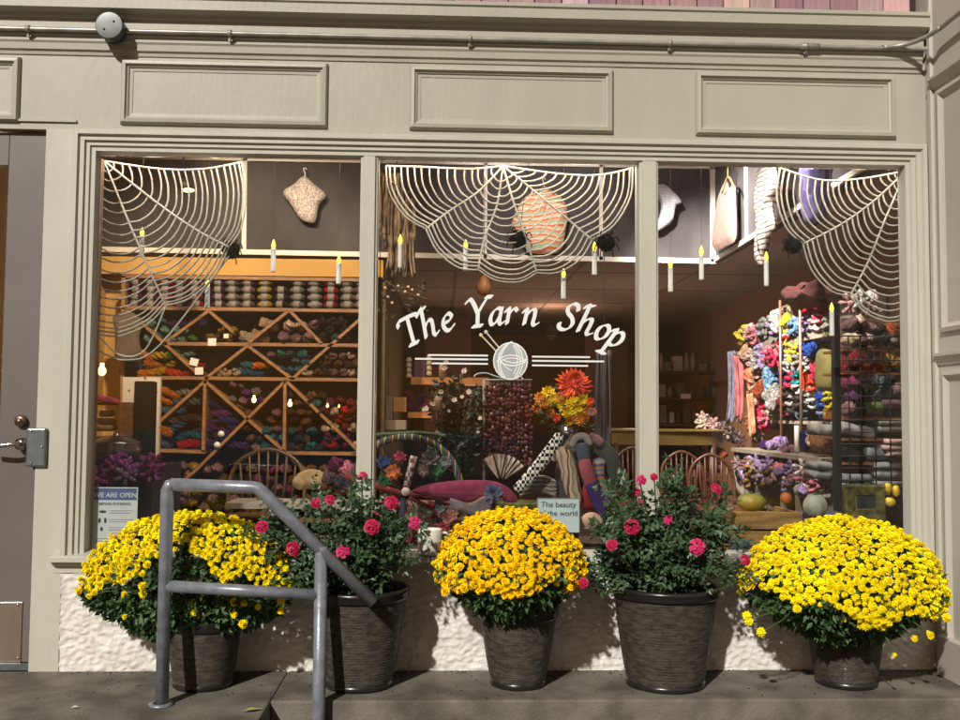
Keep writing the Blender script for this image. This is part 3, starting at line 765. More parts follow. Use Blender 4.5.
# fallen leaf and bits on the landing
p = PZ(250, 713, 0); b = MB(); leafmb(b, Vector((p.x-.03, p.y, .006)), Vector((1, .5, .05)), Vector((0, 0, 1)), .08, .035); 
tag(b.build('fallen_leaf', mat('yellow_green_leaf', (.35, .36, .12), .6)), 'yellow green fallen leaf lying on the landing beside the handrail', 'leaf')
r = random.Random(9)
for i, (x, y, lab) in enumerate(((844, 676, 'small dark dead leaf lying on the landing near the right pot'), (74, 709, 'tiny white scrap of paper lying on the landing near the door'), (870, 683, 'dark shrivelled leaf lying at the corner by the tan side wall'))):
    p = PZ(x, y, 0); b = MB(); leafmb(b, Vector((p.x-.012, p.y, .005)), Vector((1, .3, .1)), Vector((0, 0, 1)), .03, .02)
    tag(b.build(('dead_leaf', 'paper_scrap', 'dead_leaf')[i], (BLACK, WPAPER, DARKW)[i]), lab, 'leaf' if i != 1 else 'paper scrap')
q = random.Random(91); b = MB()
for i in range(420):
    x = q.uniform(-1.55, 2.1); y = -abs(q.gauss(0, .05))-.012 if q.random() < .6 else q.uniform(-.42, -.03); s_ = q.uniform(.0015, .005)
    b.blob((x, y, s_*.4), (s_, s_*q.uniform(.5, 1.2), s_*.5), 5, 3, .5, 3, seed=i)
tag(b.build('soil_crumbs', SOIL), 'crumbs of spilled soil scattered on the landing along the wall', 'dirt', kind='stuff')
# mug on the sill
mp_ = PT(431, 551, -.02)
MG = thing('mug', (mp_.x, -.005, ZS), 'cream ceramic mug with a green emblem standing on the window sill', 'mug')
b = MB(); mr = 12*mpp(0); mh = 25*mpp(0); c = (mp_.x-.005, -.01, ZS-.004)
b.lathe([(.001, .002), (mr*.9, .0), (mr, .006), (mr, mh-.003), (mr*.97, mh), (mr*.92, mh-.003), (mr*.9, .012), (.001, .01)], c, 32); b.build('body', MUG, MG)
b = MB(); h = [(mr*.95, .02), (mr*1.5, .025), (mr*1.75, mh*.5), (mr*1.5, mh*.8), (mr*.95, mh*.85)]
b.tube(cr([(c[0]+x, c[1], c[2]+z) for x, z in h], 6), .0055, 8); b.build('handle', MUG, MG)
b = MB(); b.tube([(c[0]-.004+.014*math.cos(t/12*6.283), c[1]-mr*.985-.0005, c[2]+mh*.55+.017*math.sin(t/12*6.283)) for t in range(12)], .0018, 5, closed=True)
b.box((c[0]-.02, c[1]-mr*.99-.001, c[2]+.02), (c[0]+.014, c[1]-mr*.95, c[2]+.0225)); b.blob((c[0]-.004, c[1]-mr-.0005, c[2]+mh*.55), (.007, .001, .009), 8, 6); b.build('emblem', GINK, MG)

# ================================================================== INTERIOR
YB = 3.9                                     # plane of the charcoal boards at the back of the light well
ZC = PT(715, 262, YB).z                      # lower ceiling height
XW0, XW1 = 2.92, 3.62                        # right wall, slightly out of square
b = MB(); b.box((-4.2, .2, .02), (4.6, 12.2, .08)); struct('shop_floor', b, FLOORM)
b = MB(); b.add([(XW0, .2, 0), (XW1, 12, 0), (XW1, 12, 3.6), (XW0, .2, 3.6), (XW0+.1, .2, 0), (XW1+.1, 12, 0), (XW1+.1, 12, 3.6), (XW0+.1, .2, 3.6)],
      [(0, 1, 2, 3), (7, 6, 5, 4), (0, 3, 7, 4), (3, 2, 6, 7), (1, 5, 6, 2)]); struct('wall_right', b, BRWALL)
b = MB(); b.box((-3.03, .2, 0), (-2.93, 4.3, 3.7)); struct('wall_left', b, OCHRE)
b = MB(); b.box((-2.93, 4.2, 0), (-.53, 4.3, ZC+.3)); struct('wall_partition', b, OCHRE)
b = MB(); b.box((-.528, 3.96, 0), (-.50, 12, ZC)); struct('wall_inner', b, mat('dark_olive_paint', (.10, .07, .03), .8))
b = MB(); b.box((-4, 11.9, 0), (4.6, 12, 3.6)); struct('wall_back', b, BRWALL)
b = MB()
b.box((-2.93, YB+.04, ZC-.0), (3.7, 12, ZC+.06)); b.box((2.36, .2, ZC), (XW1, YB+.04, ZC+.06)); struct('ceiling', b, CEILM)
b = MB(); b.box((-3.03, .2, 3.62), (2.4, YB+.04, 3.68)); struct('light_well_ceiling', b, mat('dark_ceiling_paint', (.12, .10, .09), .9))
b = MB(); b.box((-2.93, .19, ZGT+.14), (3.5, .25, 3.7)); b.box((-1.79, .19, 0), (XGL-.09, .25, 3.7)); b.box((XGR+.09, .19, 0), (3.2, .25, 3.7)); b.box((-1.79, .19, .0), (3.3, .25, ZS-.04)); struct('wall_front', b, BRWALL)
# thin ceiling grid lines
b = MB()
for y in (4.6, 5.8, 7, 8.2, 9.4): b.box((-.5, y, ZC-.004), (3.6, y+.02, ZC+.001))
for x in (.1, 1.2, 2.3): b.box((x, YB+.05, ZC-.006), (x+.02, 11.9, ZC-.001))
struct('ceiling_grid', b, mat('dark_grid', (.25, .2, .17), .8))

# charcoal boards and white trims around the light well
WB = thing('board_panelling', (0, YB, ZC), 'charcoal chalkboard panels framed with white strips high above the shelves', 'wall panelling')
ztop = PT(480, 162, YB).z
b = MB(); b.box((-2.93, YB, ZC), (2.33, YB+.04, 3.62)); b.build('back_board', BOARD, WB)
pa, pb_ = PX(715, 262, 2.32), (2.22, .5)
b = MB(); b.add([(2.32, YB, ZC), (2.22, .26, ZC), (2.22, .26, 3.62), (2.32, YB, 3.62), (2.36, YB, ZC), (2.26, .26, ZC), (2.26, .26, 3.62), (2.36, YB, 3.62)],
                [(0, 1, 2, 3), (7, 6, 5, 4), (0, 4, 5, 1), (3, 2, 6, 7)]); b.build('side_board', BOARD, WB)
def trim(p, q, w=.035, name='white_strip'):
    b = MB(); b.bar(p, q, w, .02); b.build(name, WTRIM, WB)
yt = YB-.012
for xa in (243, ): trim(PT(xa+1, 250, yt), (PT(xa, 250, yt).x, yt, ztop), .038)
for xa in (485, 601): trim((PT(xa, 258, yt).x, yt, ZC), (PT(xa, 258, yt).x, yt, ztop), .03)
trim((-2.9, yt, PT(300, 252, yt).z), (2.32, yt, PT(690, 261, yt).z-.0), .042)
trim((-2.9, yt, ztop), (2.32, yt, ztop), .06)
trim((2.30, yt, ZC), (2.30, yt, ztop), .045)
trim((2.315, YB-.02, ZC+.015), (2.215, .3, ZC+.015), .035)
trim((2.30, YB-.02, ztop), (2.20, .3, ztop), .05)
for x, y in ((747, 235), (795, 205), (858, 172)):
    q = PX(x, y, 2.29); trim((q.x-.0, q.y, ZC), (q.x, q.y, ztop), .03)
# outlet plate on the ochre wall
q0, q1 = PT(265, 256, 4.19), PT(284, 272, 4.19)
b = MB(); b.box((q0.x, 4.185, q1.z), (q1.x, 4.199, q0.z)); tag(b.build('outlet_plate', WPAPER), 'white double outlet plate on the ochre wall above the yarn shelf', 'outlet')
# ochre strip wall above rack
b = MB(); b.box((-2.93, YB+.01, PT(300, 276, YB).z), (-.52, YB+.05, ZC-.022)); struct('wall_ochre_band', b, OCHRE)

# ------------------------------------------------------------------ diamond yarn rack
YR = 3.8
RK = thing('yarn_rack', (-1.7, YR, .08), 'tall pine yarn rack with diamond shaped cubbies against the ochre wall', 'shelf rack')
def rb(x0, y0, x1, y1, w=.03, name='divider', d=.32, col=RACKW):
    p, q = PT(x0, y0, YR), PT(x1, y1, YR); b = MB(); dirn = (q-p).normalized(); s = Vector((0, 1, 0)).cross(dirn).normalized()*w/2
    v = []
    for c in (p, q):
        for sx in (-1, 1):
            for dy in (0, d): v.append(c+s*sx+Vector((0, dy, 0)))
    b.add(v, [(0, 2, 6, 4), (1, 5, 7, 3), (0, 4, 5, 1), (2, 3, 7, 6), (0, 1, 3, 2), (4, 6, 7, 5)]); return b.build(name, col, RK)
b = MB(); a, c = PT(122, 276, YR), PT(372, 560, YR); b.box((a.x, YR+.33, .08), (c.x, YR+.35, a.z)); b.build('back_panel', DARKB, RK)
for y0, y1, xa, xb in ((276, 280, 122, 372), (307.5, 311, 122, 372), (343.5, 345.5, 163, 372), (377.5, 380, 140, 372), (450, 452, 140, 205), (453, 454, 285, 372), (520, 521, 122, 372)):
    rb(xa, y0, xb, y1, .028, 'shelf_board')
rb(123.5, 276, 120, 540, .03, 'side_post'); rb(205, 380, 203, 452, .026); rb(285, 380, 284, 452, .026); rb(158, 380, 157, 450, .024); rb(372, 276, 372, 540, .05, 'side_post')
for q in ((126, 309, 198, 374), (208, 311, 163, 344), (209, 311, 233, 332), (288, 311, 248, 343), (290, 311, 322, 344), (247, 346, 205, 379), (248, 346, 292, 379), (368, 312, 292, 379),
          (205, 381, 150, 430), (205, 381, 290, 457), (285, 381, 196, 470), (286, 381, 372, 464), (196, 470, 160, 500), (290, 457, 340, 505), (352, 455, 372, 440)): rb(*q, .024)
# yarn meshes
def skein_mesh(kind):
    b = MB()
    if kind == 0:
        for k in (0, 1):
            pts = []; rr = []
            for i in range(9):
                t = i/8; a = t*4.2+math.pi*k; pts.append((.021*math.cos(a), -.09+.18*t, .021*math.sin(a))); rr.append(.029*(.55+.45*math.sin(math.pi*min(1, max(0, t*1.1-.05)))))
            b.tube(pts, rr, 8)
    elif kind == 1:
        b.blob((0, 0, 0), (.046, .075, .04), 12, 8, .35, 2.4, seed=4)
        b.tube([(.03, -.05, .012), (.0, -.085, .0), (-.03, -.05, -.012)], [.016, .02, .016], 6)
    elif kind == 2:   # commercial ball, label band in the middle
        b.blob((0, 0, 0), (.07, .045, .033), 14, 10, .12, 3)
        b.lathe([(.0345, -.028), (.0365, -.026), (.0365, .026), (.0345, .028)], (0, 0, 0), 14, mi=1)
        n = 14*4; M = Matrix.Rotation(R(90), 4, 'Y')
        for i in range(len(b.v)-n, len(b.v)): q = M @ Vector(b.v[i]); b.v[i] = (q.x, q.y*1.27, q.z*.98)
    elif kind == 3:   # big loose bundle
        r = random.Random(8)
        for i in range(7):
            a = i*.9; b.tube(cr([(-.07, r.uniform(-.02, .02), r.uniform(-.03, .03)), (-.02, r.uniform(-.04, .03), .03*math.sin(a)), (.03, r.uniform(-.04, .03), .03*math.cos(a)), (.075, 0, r.uniform(-.03, .03))], 3), .018, 6)
    elif kind == 4:   # knotted hank hanging end
        for i in range(6):
            a = i*1.05; d = Vector((math.cos(a), -.3, math.sin(a))); b.tube(cr([(0, 0, 0), d*.035+Vector((0, -.015, 0)), d*.062, d*.045+Vector((0, .03, 0))], 3), [.014]*10, 6)
        b.blob((0, -.02, 0), .026, 8, 6)
    elif kind == 5:   # long twisted hank lying sideways
        for k in (0, 1, 2):
            pts = []
            for i in range(11):
                t = i/10; a = t*6+2.09*k; pts.append((-.1+.2*t, .022*math.cos(a), .022*math.sin(a)))
            b.tube(pts, [.021*(.5+.5*math.sin(math.pi*min(1, .12+t_*.095))) for t_ in range(11)], 7)
    return b.mesh('skein', [YARN, PAPER])
SK = [skein_mesh(i) for i in range(6)]
rs = random.Random(31); NSK = [0]
def skein(kind, p, col, label, group, sc=1, rot=None, name='yarn_skein'):
    o = bpy.data.objects.new(name, SK[kind]); COL.objects.link(o); o.location = p
    v = rs.uniform(.75, 1.2); o.color = (col[0]*v, col[1]*v*rs.uniform(.92, 1.08), col[2]*v, 1)
    o.rotation_euler = rot or (rs.uniform(-.25, .25), rs.uniform(0, 3.1), rs.uniform(-.4, .4)); o.scale = (sc,)*3
    tag(o, label, 'yarn skein', group); NSK[0] += 1; return o
C = dict(purple=(.12,.03,.14), plum=(.2,.03,.09), red=(.5,.012,.015), grey=(.24,.22,.2), ltgrey=(.4,.37,.34), yellow=(.62,.36,.03), dark=(.05,.035,.035), mauve=(.27,.14,.16), teal=(.03,.16,.18),
         mint=(.18,.38,.27), blue=(.02,.12,.24), orange=(.75,.2,.02), redor=(.72,.07,.02), peach=(.68,.42,.26), brown=(.16,.07,.03), gold=(.35,.19,.03), green=(.1,.26,.05), violet=(.09,.03,.17), cream=(.62,.46,.33),
         white=(.7,.66,.6), slate=(.09,.12,.15), pink=(.75,.22,.27), hot=(.8,.05,.12), lilac=(.4,.28,.5), sky=(.22,.38,.62), navy=(.02,.03,.16), cobalt=(.03,.09,.5), lemon=(.85,.7,.06), coral=(.8,.25,.12), sage=(.35,.33,.13), rust=(.4,.09,.03), aqua=(.02,.35,.33), blush=(.75,.45,.42), olive=(.2,.17,.06), burg=(.17,.02,.02))
CN = dict(ltgrey='pale grey', redor='orange red', hot='bright pink', sky='sky blue', burg='burgundy', dark='blackish', slate='slate blue', mint='mint green')
cn = lambda k: CN.get(k, k)
# top row: columns of labelled balls, four high
cols = [(136,'purple'),(151,'plum'),(166,'red'),(181,'plum'),(196,'red'),(219,'purple'),(233,'grey'),(248,'mauve'),(265,'yellow'),(281,'dark'),(298,'grey'),(315,'ltgrey'),(331,'red'),(347,'grey'),(361,'mauve')]
ordn = ['first', 'second', 'third', 'fourth', 'fifth', 'sixth', 'seventh', 'eighth', 'ninth', 'tenth', 'eleventh', 'twelfth', 'thirteenth', 'fourteenth', 'last']
for i, (x, k) in enumerate(cols):
    for j in range(4):
        if i == 9 and j > 2: continue
        p = PT(x+rs.uniform(-.8, .8), 304.5-j*7.3+(x-240)*.004, YR+.06); sc = .92
        skein(2, p, C[k], '%s labelled yarn ball in the %s column of the top rack shelf' % (cn(k), ordn[i]), 'labelled balls stacked along the top shelf', sc, (rs.uniform(-.1, .1), rs.uniform(-.08, .08), rs.uniform(-.15, .15)), 'yarn_ball')
REG = [ # x0,x1,y0,y1, palette, place, kind(s), size
 (150,172,322,342,('teal','mint'),'upper left cubby under the top shelf',(1,),.9),
 (172,196,328,342,('mint','mint','green'),'upper left cubby under the top shelf',(1,),.85),
 (172,203,318,327,('violet','purple'),'triangle under the top shelf',(0,),.9),
 (208,236,326,341,('brown','gold'),'second cubby under the top shelf',(0,),.85),
 (248,272,316,340,('cream','peach'),'third cubby under the top shelf',(3,),1.0),
 (282,318,322,341,('mauve','cream','mauve'),'fourth cubby under the top shelf',(1,),1.15),
 (322,350,316,341,('dark','slate','dark'),'last cubby under the top shelf',(0,),.9),
 (128,148,362,376,('blue','teal'),'bottom left corner of the second shelf',(5,),.8),
 (146,172,352,375,('orange','yellow','orange'),'left end of the second shelf',(5,),.85),
 (160,190,347,356,('green','mint','slate'),'left end of the second shelf',(5,),.8),
 (174,200,360,376,('redor','red','redor'),'second shelf beside the white tags',(5,),.85),
 (216,244,366,376,('peach','cream'),'middle of the second shelf',(0,),.85),
 (240,268,362,376,('blue','teal','orange'),'middle of the second shelf',(5,),.8),
 (262,284,350,358,('cream','mauve'),'diamond below the second shelf middle',(1,),.8),
 (280,308,352,374,('blue','slate','teal'),'second shelf beside the dark triangle',(1,),.9),
 (306,360,352,375,('dark','brown','mauve','cream'),'large triangle at the right end',(0,),.8),
 (163,198,386,404,('orange','slate','grey','slate'),'third shelf left cubby',(5,),.85),
 (162,202,404,446,('slate','blue','dark','teal'),'third shelf left cubby',(5,),.85),
 (145,166,430,447,('orange','orange'),'foot of the white board',(3,),.95),
 (186,202,436,448,('red','red'),'base of the left diamond',(3,),.9),
 (208,240,398,448,('violet','purple','navy'),'third shelf middle diamond',(5,),.85),
 (232,262,384,404,('mauve','purple','grey'),'top of the middle diamond',(1,),.85),
 (246,282,408,450,('brown','dark','teal','mauve'),'right half of the middle diamond',(1,),.9),
 (290,322,392,450,('dark','brown','teal'),'third shelf right cubby',(0,1),.9),
 (324,362,396,448,('plum','red','burg','cream'),'third shelf right cubby',(0,1),.9),
 (150,200,458,505,('brown','mauve','gold'),'lowest shelf on the left',(1,),.95),
 (205,360,460,512,('mauve','dark','plum','brown','cream'),'lowest shelf behind the chair',(1,),1.05)]
for (x0, x1, y0, y1, pal, place_, ks, sc) in REG:
    pts = []
    stepx = 9.5*sc/.85; stepy = 8*sc/.85
    if ks == (5,): stepx *= 1.5
    if ks == (3,): stepx = stepy = 13
    y = y1-3; row = 0
    while y > y0:
        x = x0+(row % 2)*stepx/2+rs.uniform(0, 2)
        while x < x1:
            if rs.random() < (.93 if y > (y0+y1)/2 else .8):
                k = rs.choice(pal) if rs.random() < .55 else pal[int((x-x0)/(x1-x0+.1)*len(pal)) % len(pal)]
                p = PT(x+rs.uniform(-1.5, 1.5), y+rs.uniform(-1, 1), YR+rs.uniform(.06, .12))
                kk = rs.choice(ks)
                rot = (rs.uniform(-.2, .2), rs.uniform(-.5, .5), rs.uniform(-.5, .5)) if kk in (3, 5) else None
                skein(kk, p, C[k], '%s wool skein in the %s' % (cn(k), place_), 'wool skeins heaped in the diamond rack', sc*1.0, rot)
            x += stepx
        y -= stepy; row += 1
# paper tags
for i, (x, y, lab) in enumerate(((212, 342, 'white paper tag hanging from the second shelf beside the gold yarn'), (194, 362, 'white paper tag at the end of the long left diagonal'), (199, 371, 'tilted white paper tag above the third shelf'), (226, 336, 'small folded white tag hanging under the top shelf'))):
    p = PT(x, y, YR-.02); b = MB(); a = rs.uniform(-.3, .3); s = .034 if i < 3 else .02
    d = Vector((math.cos(a), 0, math.sin(a))); e = Vector((-math.sin(a), 0, math.cos(a)))
    v = [p+d*s*i_+e*s*.9*j_+Vector((0, k_, 0)) for k_ in (0, .003) for i_, j_ in ((-1, -1), (1, -1), (1, 1), (-1, 1))]
    b.add(v, [(0, 1, 2, 3), (7, 6, 5, 4), (0, 4, 5, 1), (1, 5, 6, 2), (2, 6, 7, 3), (3, 7, 4, 0)]); tag(b.build('paper_tag', WPAPER), lab, 'paper tag')
for i, (x, y, lab) in enumerate(((217, 445, 'round white tag at the lower crossing of the rack, lower one'), (221, 434, 'round white tag at the lower crossing of the rack, upper one'))):
    p = PT(x, y, YR-.02); b = MB(); b.tube([(p.x, p.y, p.z), (p.x, p.y+.01, p.z)], .026, 14); tag(b.build('round_tag', WPAPER), lab, 'tag')
for i, (x, y, lab) in enumerate(((254, 400, 'small glowing bead imitating a lamp reflection in front of the rack left of the centre post'), (290, 404, 'small glowing bead imitating a lamp reflection in front of the rack right of the centre post'), (327.5, 406, 'tiny glowing bead imitating a lamp reflection near the mullion, left of a pair'), (339, 406.5, 'tiny glowing bead imitating a lamp reflection near the mullion, right of a pair'), (102, 371, 'small warm pendant bulb glowing at the far left of the left window'))):  # first four are glowing beads imitating lamp reflections; the last is a bulb
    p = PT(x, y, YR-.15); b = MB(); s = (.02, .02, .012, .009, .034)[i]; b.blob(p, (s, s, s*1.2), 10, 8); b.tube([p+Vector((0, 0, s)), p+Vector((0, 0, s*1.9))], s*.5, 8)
    tag(b.build('bulb_and_glint', WGLOW), lab, 'light bulb')

# ------------------------------------------------------------------ spider webs
def web(hub, spokes, nr, Y, label, f0=.08, sag=.12, r=.0045):
    H_ = PT(*hub, Y); T = thing('spider_web', H_, label, 'spider web', 'rope spider webs hung in the window corners')
    q = random.Random(int(hub[0])); E = []
    b = MB()
    for pl in spokes:
        P = cr([H_]+[PT(x, y, Y+.01*q.uniform(-1, 1)) for x, y in pl], 8); E.append(P); b.tube(P, r*1.1, 6)
    b.build('spokes', WEBM, T)
    b = MB()
    def at(P, f): 
        i = f*(len(P)-1); j = min(int(i), len(P)-2); return P[j].lerp(P[j+1], i-j)
    for k in range(nr):
        f = f0+(1-f0)*((k+.5)/(nr-.5))**1.0; f = min(f, 1)
        for A, B in zip(E, E[1:]):
            a, c = at(A, min(1, f+q.uniform(-.008, .008))), at(B, min(1, f+q.uniform(-.008, .008))); m_ = (a+c)/2; out = (m_-H_).normalized(); L = (c-a).length
            m1_, m2_ = a.lerp(c, .3)+out*L*sag*.85, a.lerp(c, .7)+out*L*sag*.85
            dz = Vector((0, 0, -L*.04)); b.tube(cr([a, m1_+dz, m2_+dz, c], 4), r*q.uniform(.8, 1.05), 5)
    b.build('rings', WEBM, T); return T
YW = .14
web((104, 161), [[(101, 220), (100, 290), (98, 335)], [(130, 225), (152, 275), (166, 306)], [(160, 205), (200, 232), (229, 247)], [(160, 169), (205, 169), (242, 162)]], 20, YW,
    'white rope spider web in the top left corner of the left window', .05)
web((503, 166), [[(470, 169), (420, 167), (386, 166)], [(478, 192), (448, 212), (426, 229)], [(497, 205), (484, 240), (478, 270)], [(513, 200), (528, 245), (537, 273)], [(545, 200), (592, 240)], [(560, 174), (600, 175), (633, 168)]], 16, YW,
    'white rope spider web spreading from the top middle of the central window', .12, .15)
web((906, 171), [[(903, 220), (904, 270), (907, 318)], [(885, 220), (868, 262), (850, 296)], [(875, 200), (840, 225), (803, 244)], [(860, 179), (820, 180), (780, 168)]], 19, YW,
    'white rope spider web in the top right corner of the right window', .08, .16)
b = MB()
b.tube(cr([PT(x, y, YW) for x, y in ((98, 335), (120, 355), (145, 350), (166, 306))], 6), .004, 5)
b.tube(cr([PT(x, y, YW) for x, y in ((97, 350), (125, 360), (160, 345), (230, 255))], 6), .004, 5)
tag(b.build('loose_rope', WEBM), 'loose rope strands sagging below the left spider web', 'rope')
# spiders
def spider(x, y, rp, top, label, seed):
    Y = YW+.02; p = PT(x, y, Y); T = thing('toy_spider', p, label, 'toy spider', 'black pompom spiders hanging in the windows'); q = random.Random(seed); R_ = rp*mpp(Y)
    b = MB(); b.blob(p, (R_, R_*.8, R_), 16, 10, .3, 4, seed=seed)
    for i in range(260):
        d = rvec(q); s = rvec(q)*R_*.12; a = p+d*R_*.85; e = p+d*R_*q.uniform(1.05, 1.25)
        b.add([a+s, a-s, e], [(0, 1, 2)])
    b.build('pompom_body', BLACK, T)
    for i in range(8):
        sd = -1 if i < 4 else 1; k = i % 4; b = MB(); a = R(-60+40*k)
        d = Vector((sd*math.cos(a)*1, -.35, math.sin(a))); b.tube(cr([p+d*R_*.5, p+d*R_*1.25+Vector((0, 0, R_*.25)), p+d*R_*1.55+Vector((0, 0, -R_*.45))], 4), R_*.07, 5); b.build('leg', BLACK, T)
    if top:
        b = MB(); b.tube([p, PT(top[0], top[1], Y)], .0016, 5); b.build('thread', BLACK, T)
spider(231, 250, 8.5, None, 'black pompom spider dangling at the tip of the left rope web', 1)
spider(519, 239, 8.8, (529, 160), 'black pompom spider in front of the striped knitted sweater', 2)
spider(606, 243, 8.5, (636, 190), 'black pompom spider beside the white rope near the right mullion', 3)
spider(793, 245, 8.5, (797, 200), 'black pompom spider touching the right rope web', 4)
# hanging candles
CA = [(141.5,228,257,'inside the left web'),(273,240,272,'left of centre in front of the charcoal board'),(338.5,256,284,'near the first mullion over the ochre wall'),(207,279,308,'below the left web tip, lowest in the left window'),
      (400,235,268,'in front of the beige hanging fringe'),(465.5,240,271,'among the strands of the middle web'),(563.5,269,299,'above the capital S of the lettering'),(594.5,242,275,'left of the spider near the second mullion'),
      (670.5,259,292,'just right of the second mullion'),(701.5,246,280,'under the white ceiling corner'),(766.5,252,286,'below the striped scarf'),(832,303,336,'in front of the bright yarn display')]
for x, yt_, yb_, lab in CA:
    Y = .2; a, c = PT(x, yt_, Y), PT(x, yb_, Y); T = thing('hanging_candle', c, 'white hanging candle with yellow flame '+lab, 'candle', 'candles hanging in the windows')
    h = (a.z-c.z); rr = 2.5*mpp(Y)
    b = MB(); b.lathe([(.001, 0), (rr*.96, .0), (rr, h*.02), (rr, h*.2), (rr*.97, h*.45), (rr, h*.68), (rr*1.08, h*.70), (rr*1.15, h*.72), (rr*.8, h*.73), (.001, h*.73)], (c.x, c.y, c.z), 14, wob=.05); b.build('wax_stick', WAX, T)
    b = MB(); b.lathe([(.001, h*.72), (rr*.75, h*.76), (rr*.95, h*.83), (rr*.6, h*.93), (.001, h*1.02)], (c.x, c.y, c.z), 10); b.build('flame', FLAME, T)
    b = MB(); b.tube([a, (a.x, a.y, 3.6 if x < 810 else ZC+.1)], .0005, 4); b.build('thread', THREAD, T)
# white twisted ropes in the middle window
# ------------------------------------------------------------------ hanging knitwear
def garment(name, pts, Y, thick, m_, label, cat, plane='Y', wr=.5, extra=None, seed=0, smooth=3):
    P = [PT(x, y, Y) if plane == 'Y' else PX(x, y, Y) for x, y in pts]; P = cr(P, smooth, True)
    c = sum(P, Vector())/len(P); T = thing(name, c, label, cat)
    b = MB(); puff(b, P, 0, thick, Vector((0, -1, 0)) if plane == 'Y' else Vector((-1, -.25, 0)).normalized(), wr, seed=seed)
    b.build('knit', m_, T); return T, c
SHAWL = mat('grey_lace_knit', (.60, .54, .52), .95, var=.5, vscale=85, bump=1, bscale=70, col2=(.24, .20, .20), thr=(.4, .6), detail=2)
SHAWLB = bands('white_grey_knit', [(.62, .62, .66), (.3, .31, .36)], 26, 'Z', 3)
SWEAT = bands('sherbet_stripe_knit', [(.85, .62, .42), (.8, .2, .1), (.85, .74, .55), (.4, .62, .55), (.85, .5, .2), (.85, .28, .2), (.85, .8, .65)], 3.2, 'Z', 5)
STRSC = bands('cream_charcoal_stripe', [(.7, .62, .56), (.7, .62, .56), (.16, .13, .14)], 10, 'Z', 1.5)
PINKK = mat('dusty_pink_knit', (.40, .245, .21), .9, bump=.8, bscale=120, kind='wave', var=.15, vscale=20)
BLUEK = bands('violet_blue_knit', [(.12, .11, .27), (.18, .17, .38), (.07, .06, .16)], 7, 'X', 3)
def hook(T, x, y0, y1, Y, plane='Y'):
    f = (lambda a, c: PT(a, c, Y)) if plane == 'Y' else (lambda a, c: PX(a, c, Y))
    b = MB(); b.tube(cr([f(x, y1), f(x, (y0+y1)/2), f(x-1.5, y0+1), f(x, y0), f(x+1.5, y0+1.5)], 4), .005, 6); b.build('hook', WTRIM, T)
T, c = garment('lace_shawl', [(283, 192), (294, 184), (304, 176), (314, 184), (326, 195), (319, 205), (315, 222), (304, 221), (298, 216), (291, 205)], YB-.09, .06, SHAWL, 'grey lace shawl pinned on the charcoal board in the left window', 'shawl'); hook(T, 305, 168, 178, YB-.09)
T, c = garment('striped_sweater', [(515, 214), (524, 198), (538, 190), (545, 187), (553, 192), (563, 199), (568, 214), (566, 228), (561, 250), (545, 254), (527, 251), (519, 236), (512, 226)], YB-.10, .09, SWEAT, 'pastel orange and cream striped knitted sweater hanging on the board', 'sweater'); hook(T, 544, 178, 190, YB-.1)
b = MB(); b.tube(cr([PT(x, y, YB-.16) for x, y in ((532, 200), (545, 187), (558, 199))], 4), .008, 6); b.build('hanger', OAK, T)
T, c = garment('draped_shawl', [(655, 188), (663, 184), (672, 190), (682, 202), (676, 206), (673, 220), (664, 228), (655, 231), (659, 218), (661, 204)], YB-.10, .05, SHAWLB, 'white and grey knitted shawl hung beside the second mullion', 'shawl'); hook(T, 657, 178, 187, YB-.1)
T, c = garment('sleeveless_top', [(723, 188), (727, 181), (730, 192), (735, 184), (736, 205), (736, 238), (727, 246), (715, 251), (714, 235), (717, 214), (719, 200)], 2.24, .04, PINKK, 'dusty pink sleeveless knitted top on a hanger on the side board', 'knitted top', plane='X', wr=.3)
b = MB(); b.tube(cr([PX(x, y, 2.18) for x, y in ((722, 193), (728, 177), (734, 187))], 4), .008, 6); b.tube(cr([PX(x, y, 2.2) for x, y in ((728, 177), (728, 168), (730, 165))], 4), .005, 6); b.build('hanger', OAK, T)
T, c = garment('striped_scarf', [(760, 168), (768, 166), (776, 168), (777, 185), (772, 205), (775, 225), (769, 238), (763, 255), (762, 266), (757, 262), (758, 240), (760, 222), (757, 205), (758, 185)], 2.1, .04, STRSC, 'cream and charcoal striped scarf dangling from the ceiling well', 'scarf', plane='X', wr=.7)
T, c = garment('blue_scarf', [(803, 166), (812, 165), (829, 166), (826, 190), (823, 214), (816, 225), (808, 223), (806, 200), (804, 185)], 2.02, .05, BLUEK, 'violet blue knitted scarf hanging at the top of the right window', 'scarf', plane='X', wr=.5)
# beige fringe bundle beside the first mullion
c0 = PT(396, 170, 1.6); T = thing('hanging_fringe', c0, 'beige rope fringe hanging in two tiers beside the first mullion', 'fringe')
FR = mat('beige_rope', (.40, .28, .19), .9, objcol=False, bump=1, bscale=200, kind='wave', var=.5, vscale=15, col2=(.14, .09, .06))
for (xa, xb, ya, yb_, nm) in ((379, 402, 172, 236, 'upper_tier'), (382, 414, 196, 250, 'middle_tier'), (388, 415, 232, 278, 'lower_tier')):
    b = MB(); q = random.Random(xa)
    for i in range(34):
        x = q.uniform(xa, xb); l = yb_-q.uniform(0, 16); t0_ = ya+q.uniform(0, 6); Y = 1.6+q.uniform(-.05, .05)
        P = cr([PT(x, t0_, Y), PT(x+q.uniform(-1.5, 1.5), (t0_+l)/2, Y), PT(x+q.uniform(-2, 2), l, Y)], 4); b.tube(P, [.006+.003*q.random()]*len(P), 5)
    b.build(nm, FR, T)
b = MB(); b.tube([PT(378, 172, 1.6), PT(415, 198, 1.6)], .012, 8); b.tube([PT(397, 172, 1.6), (c0.x, 1.6, 3.6)], .003, 5); b.build('driftwood_bar', DARKW, T)
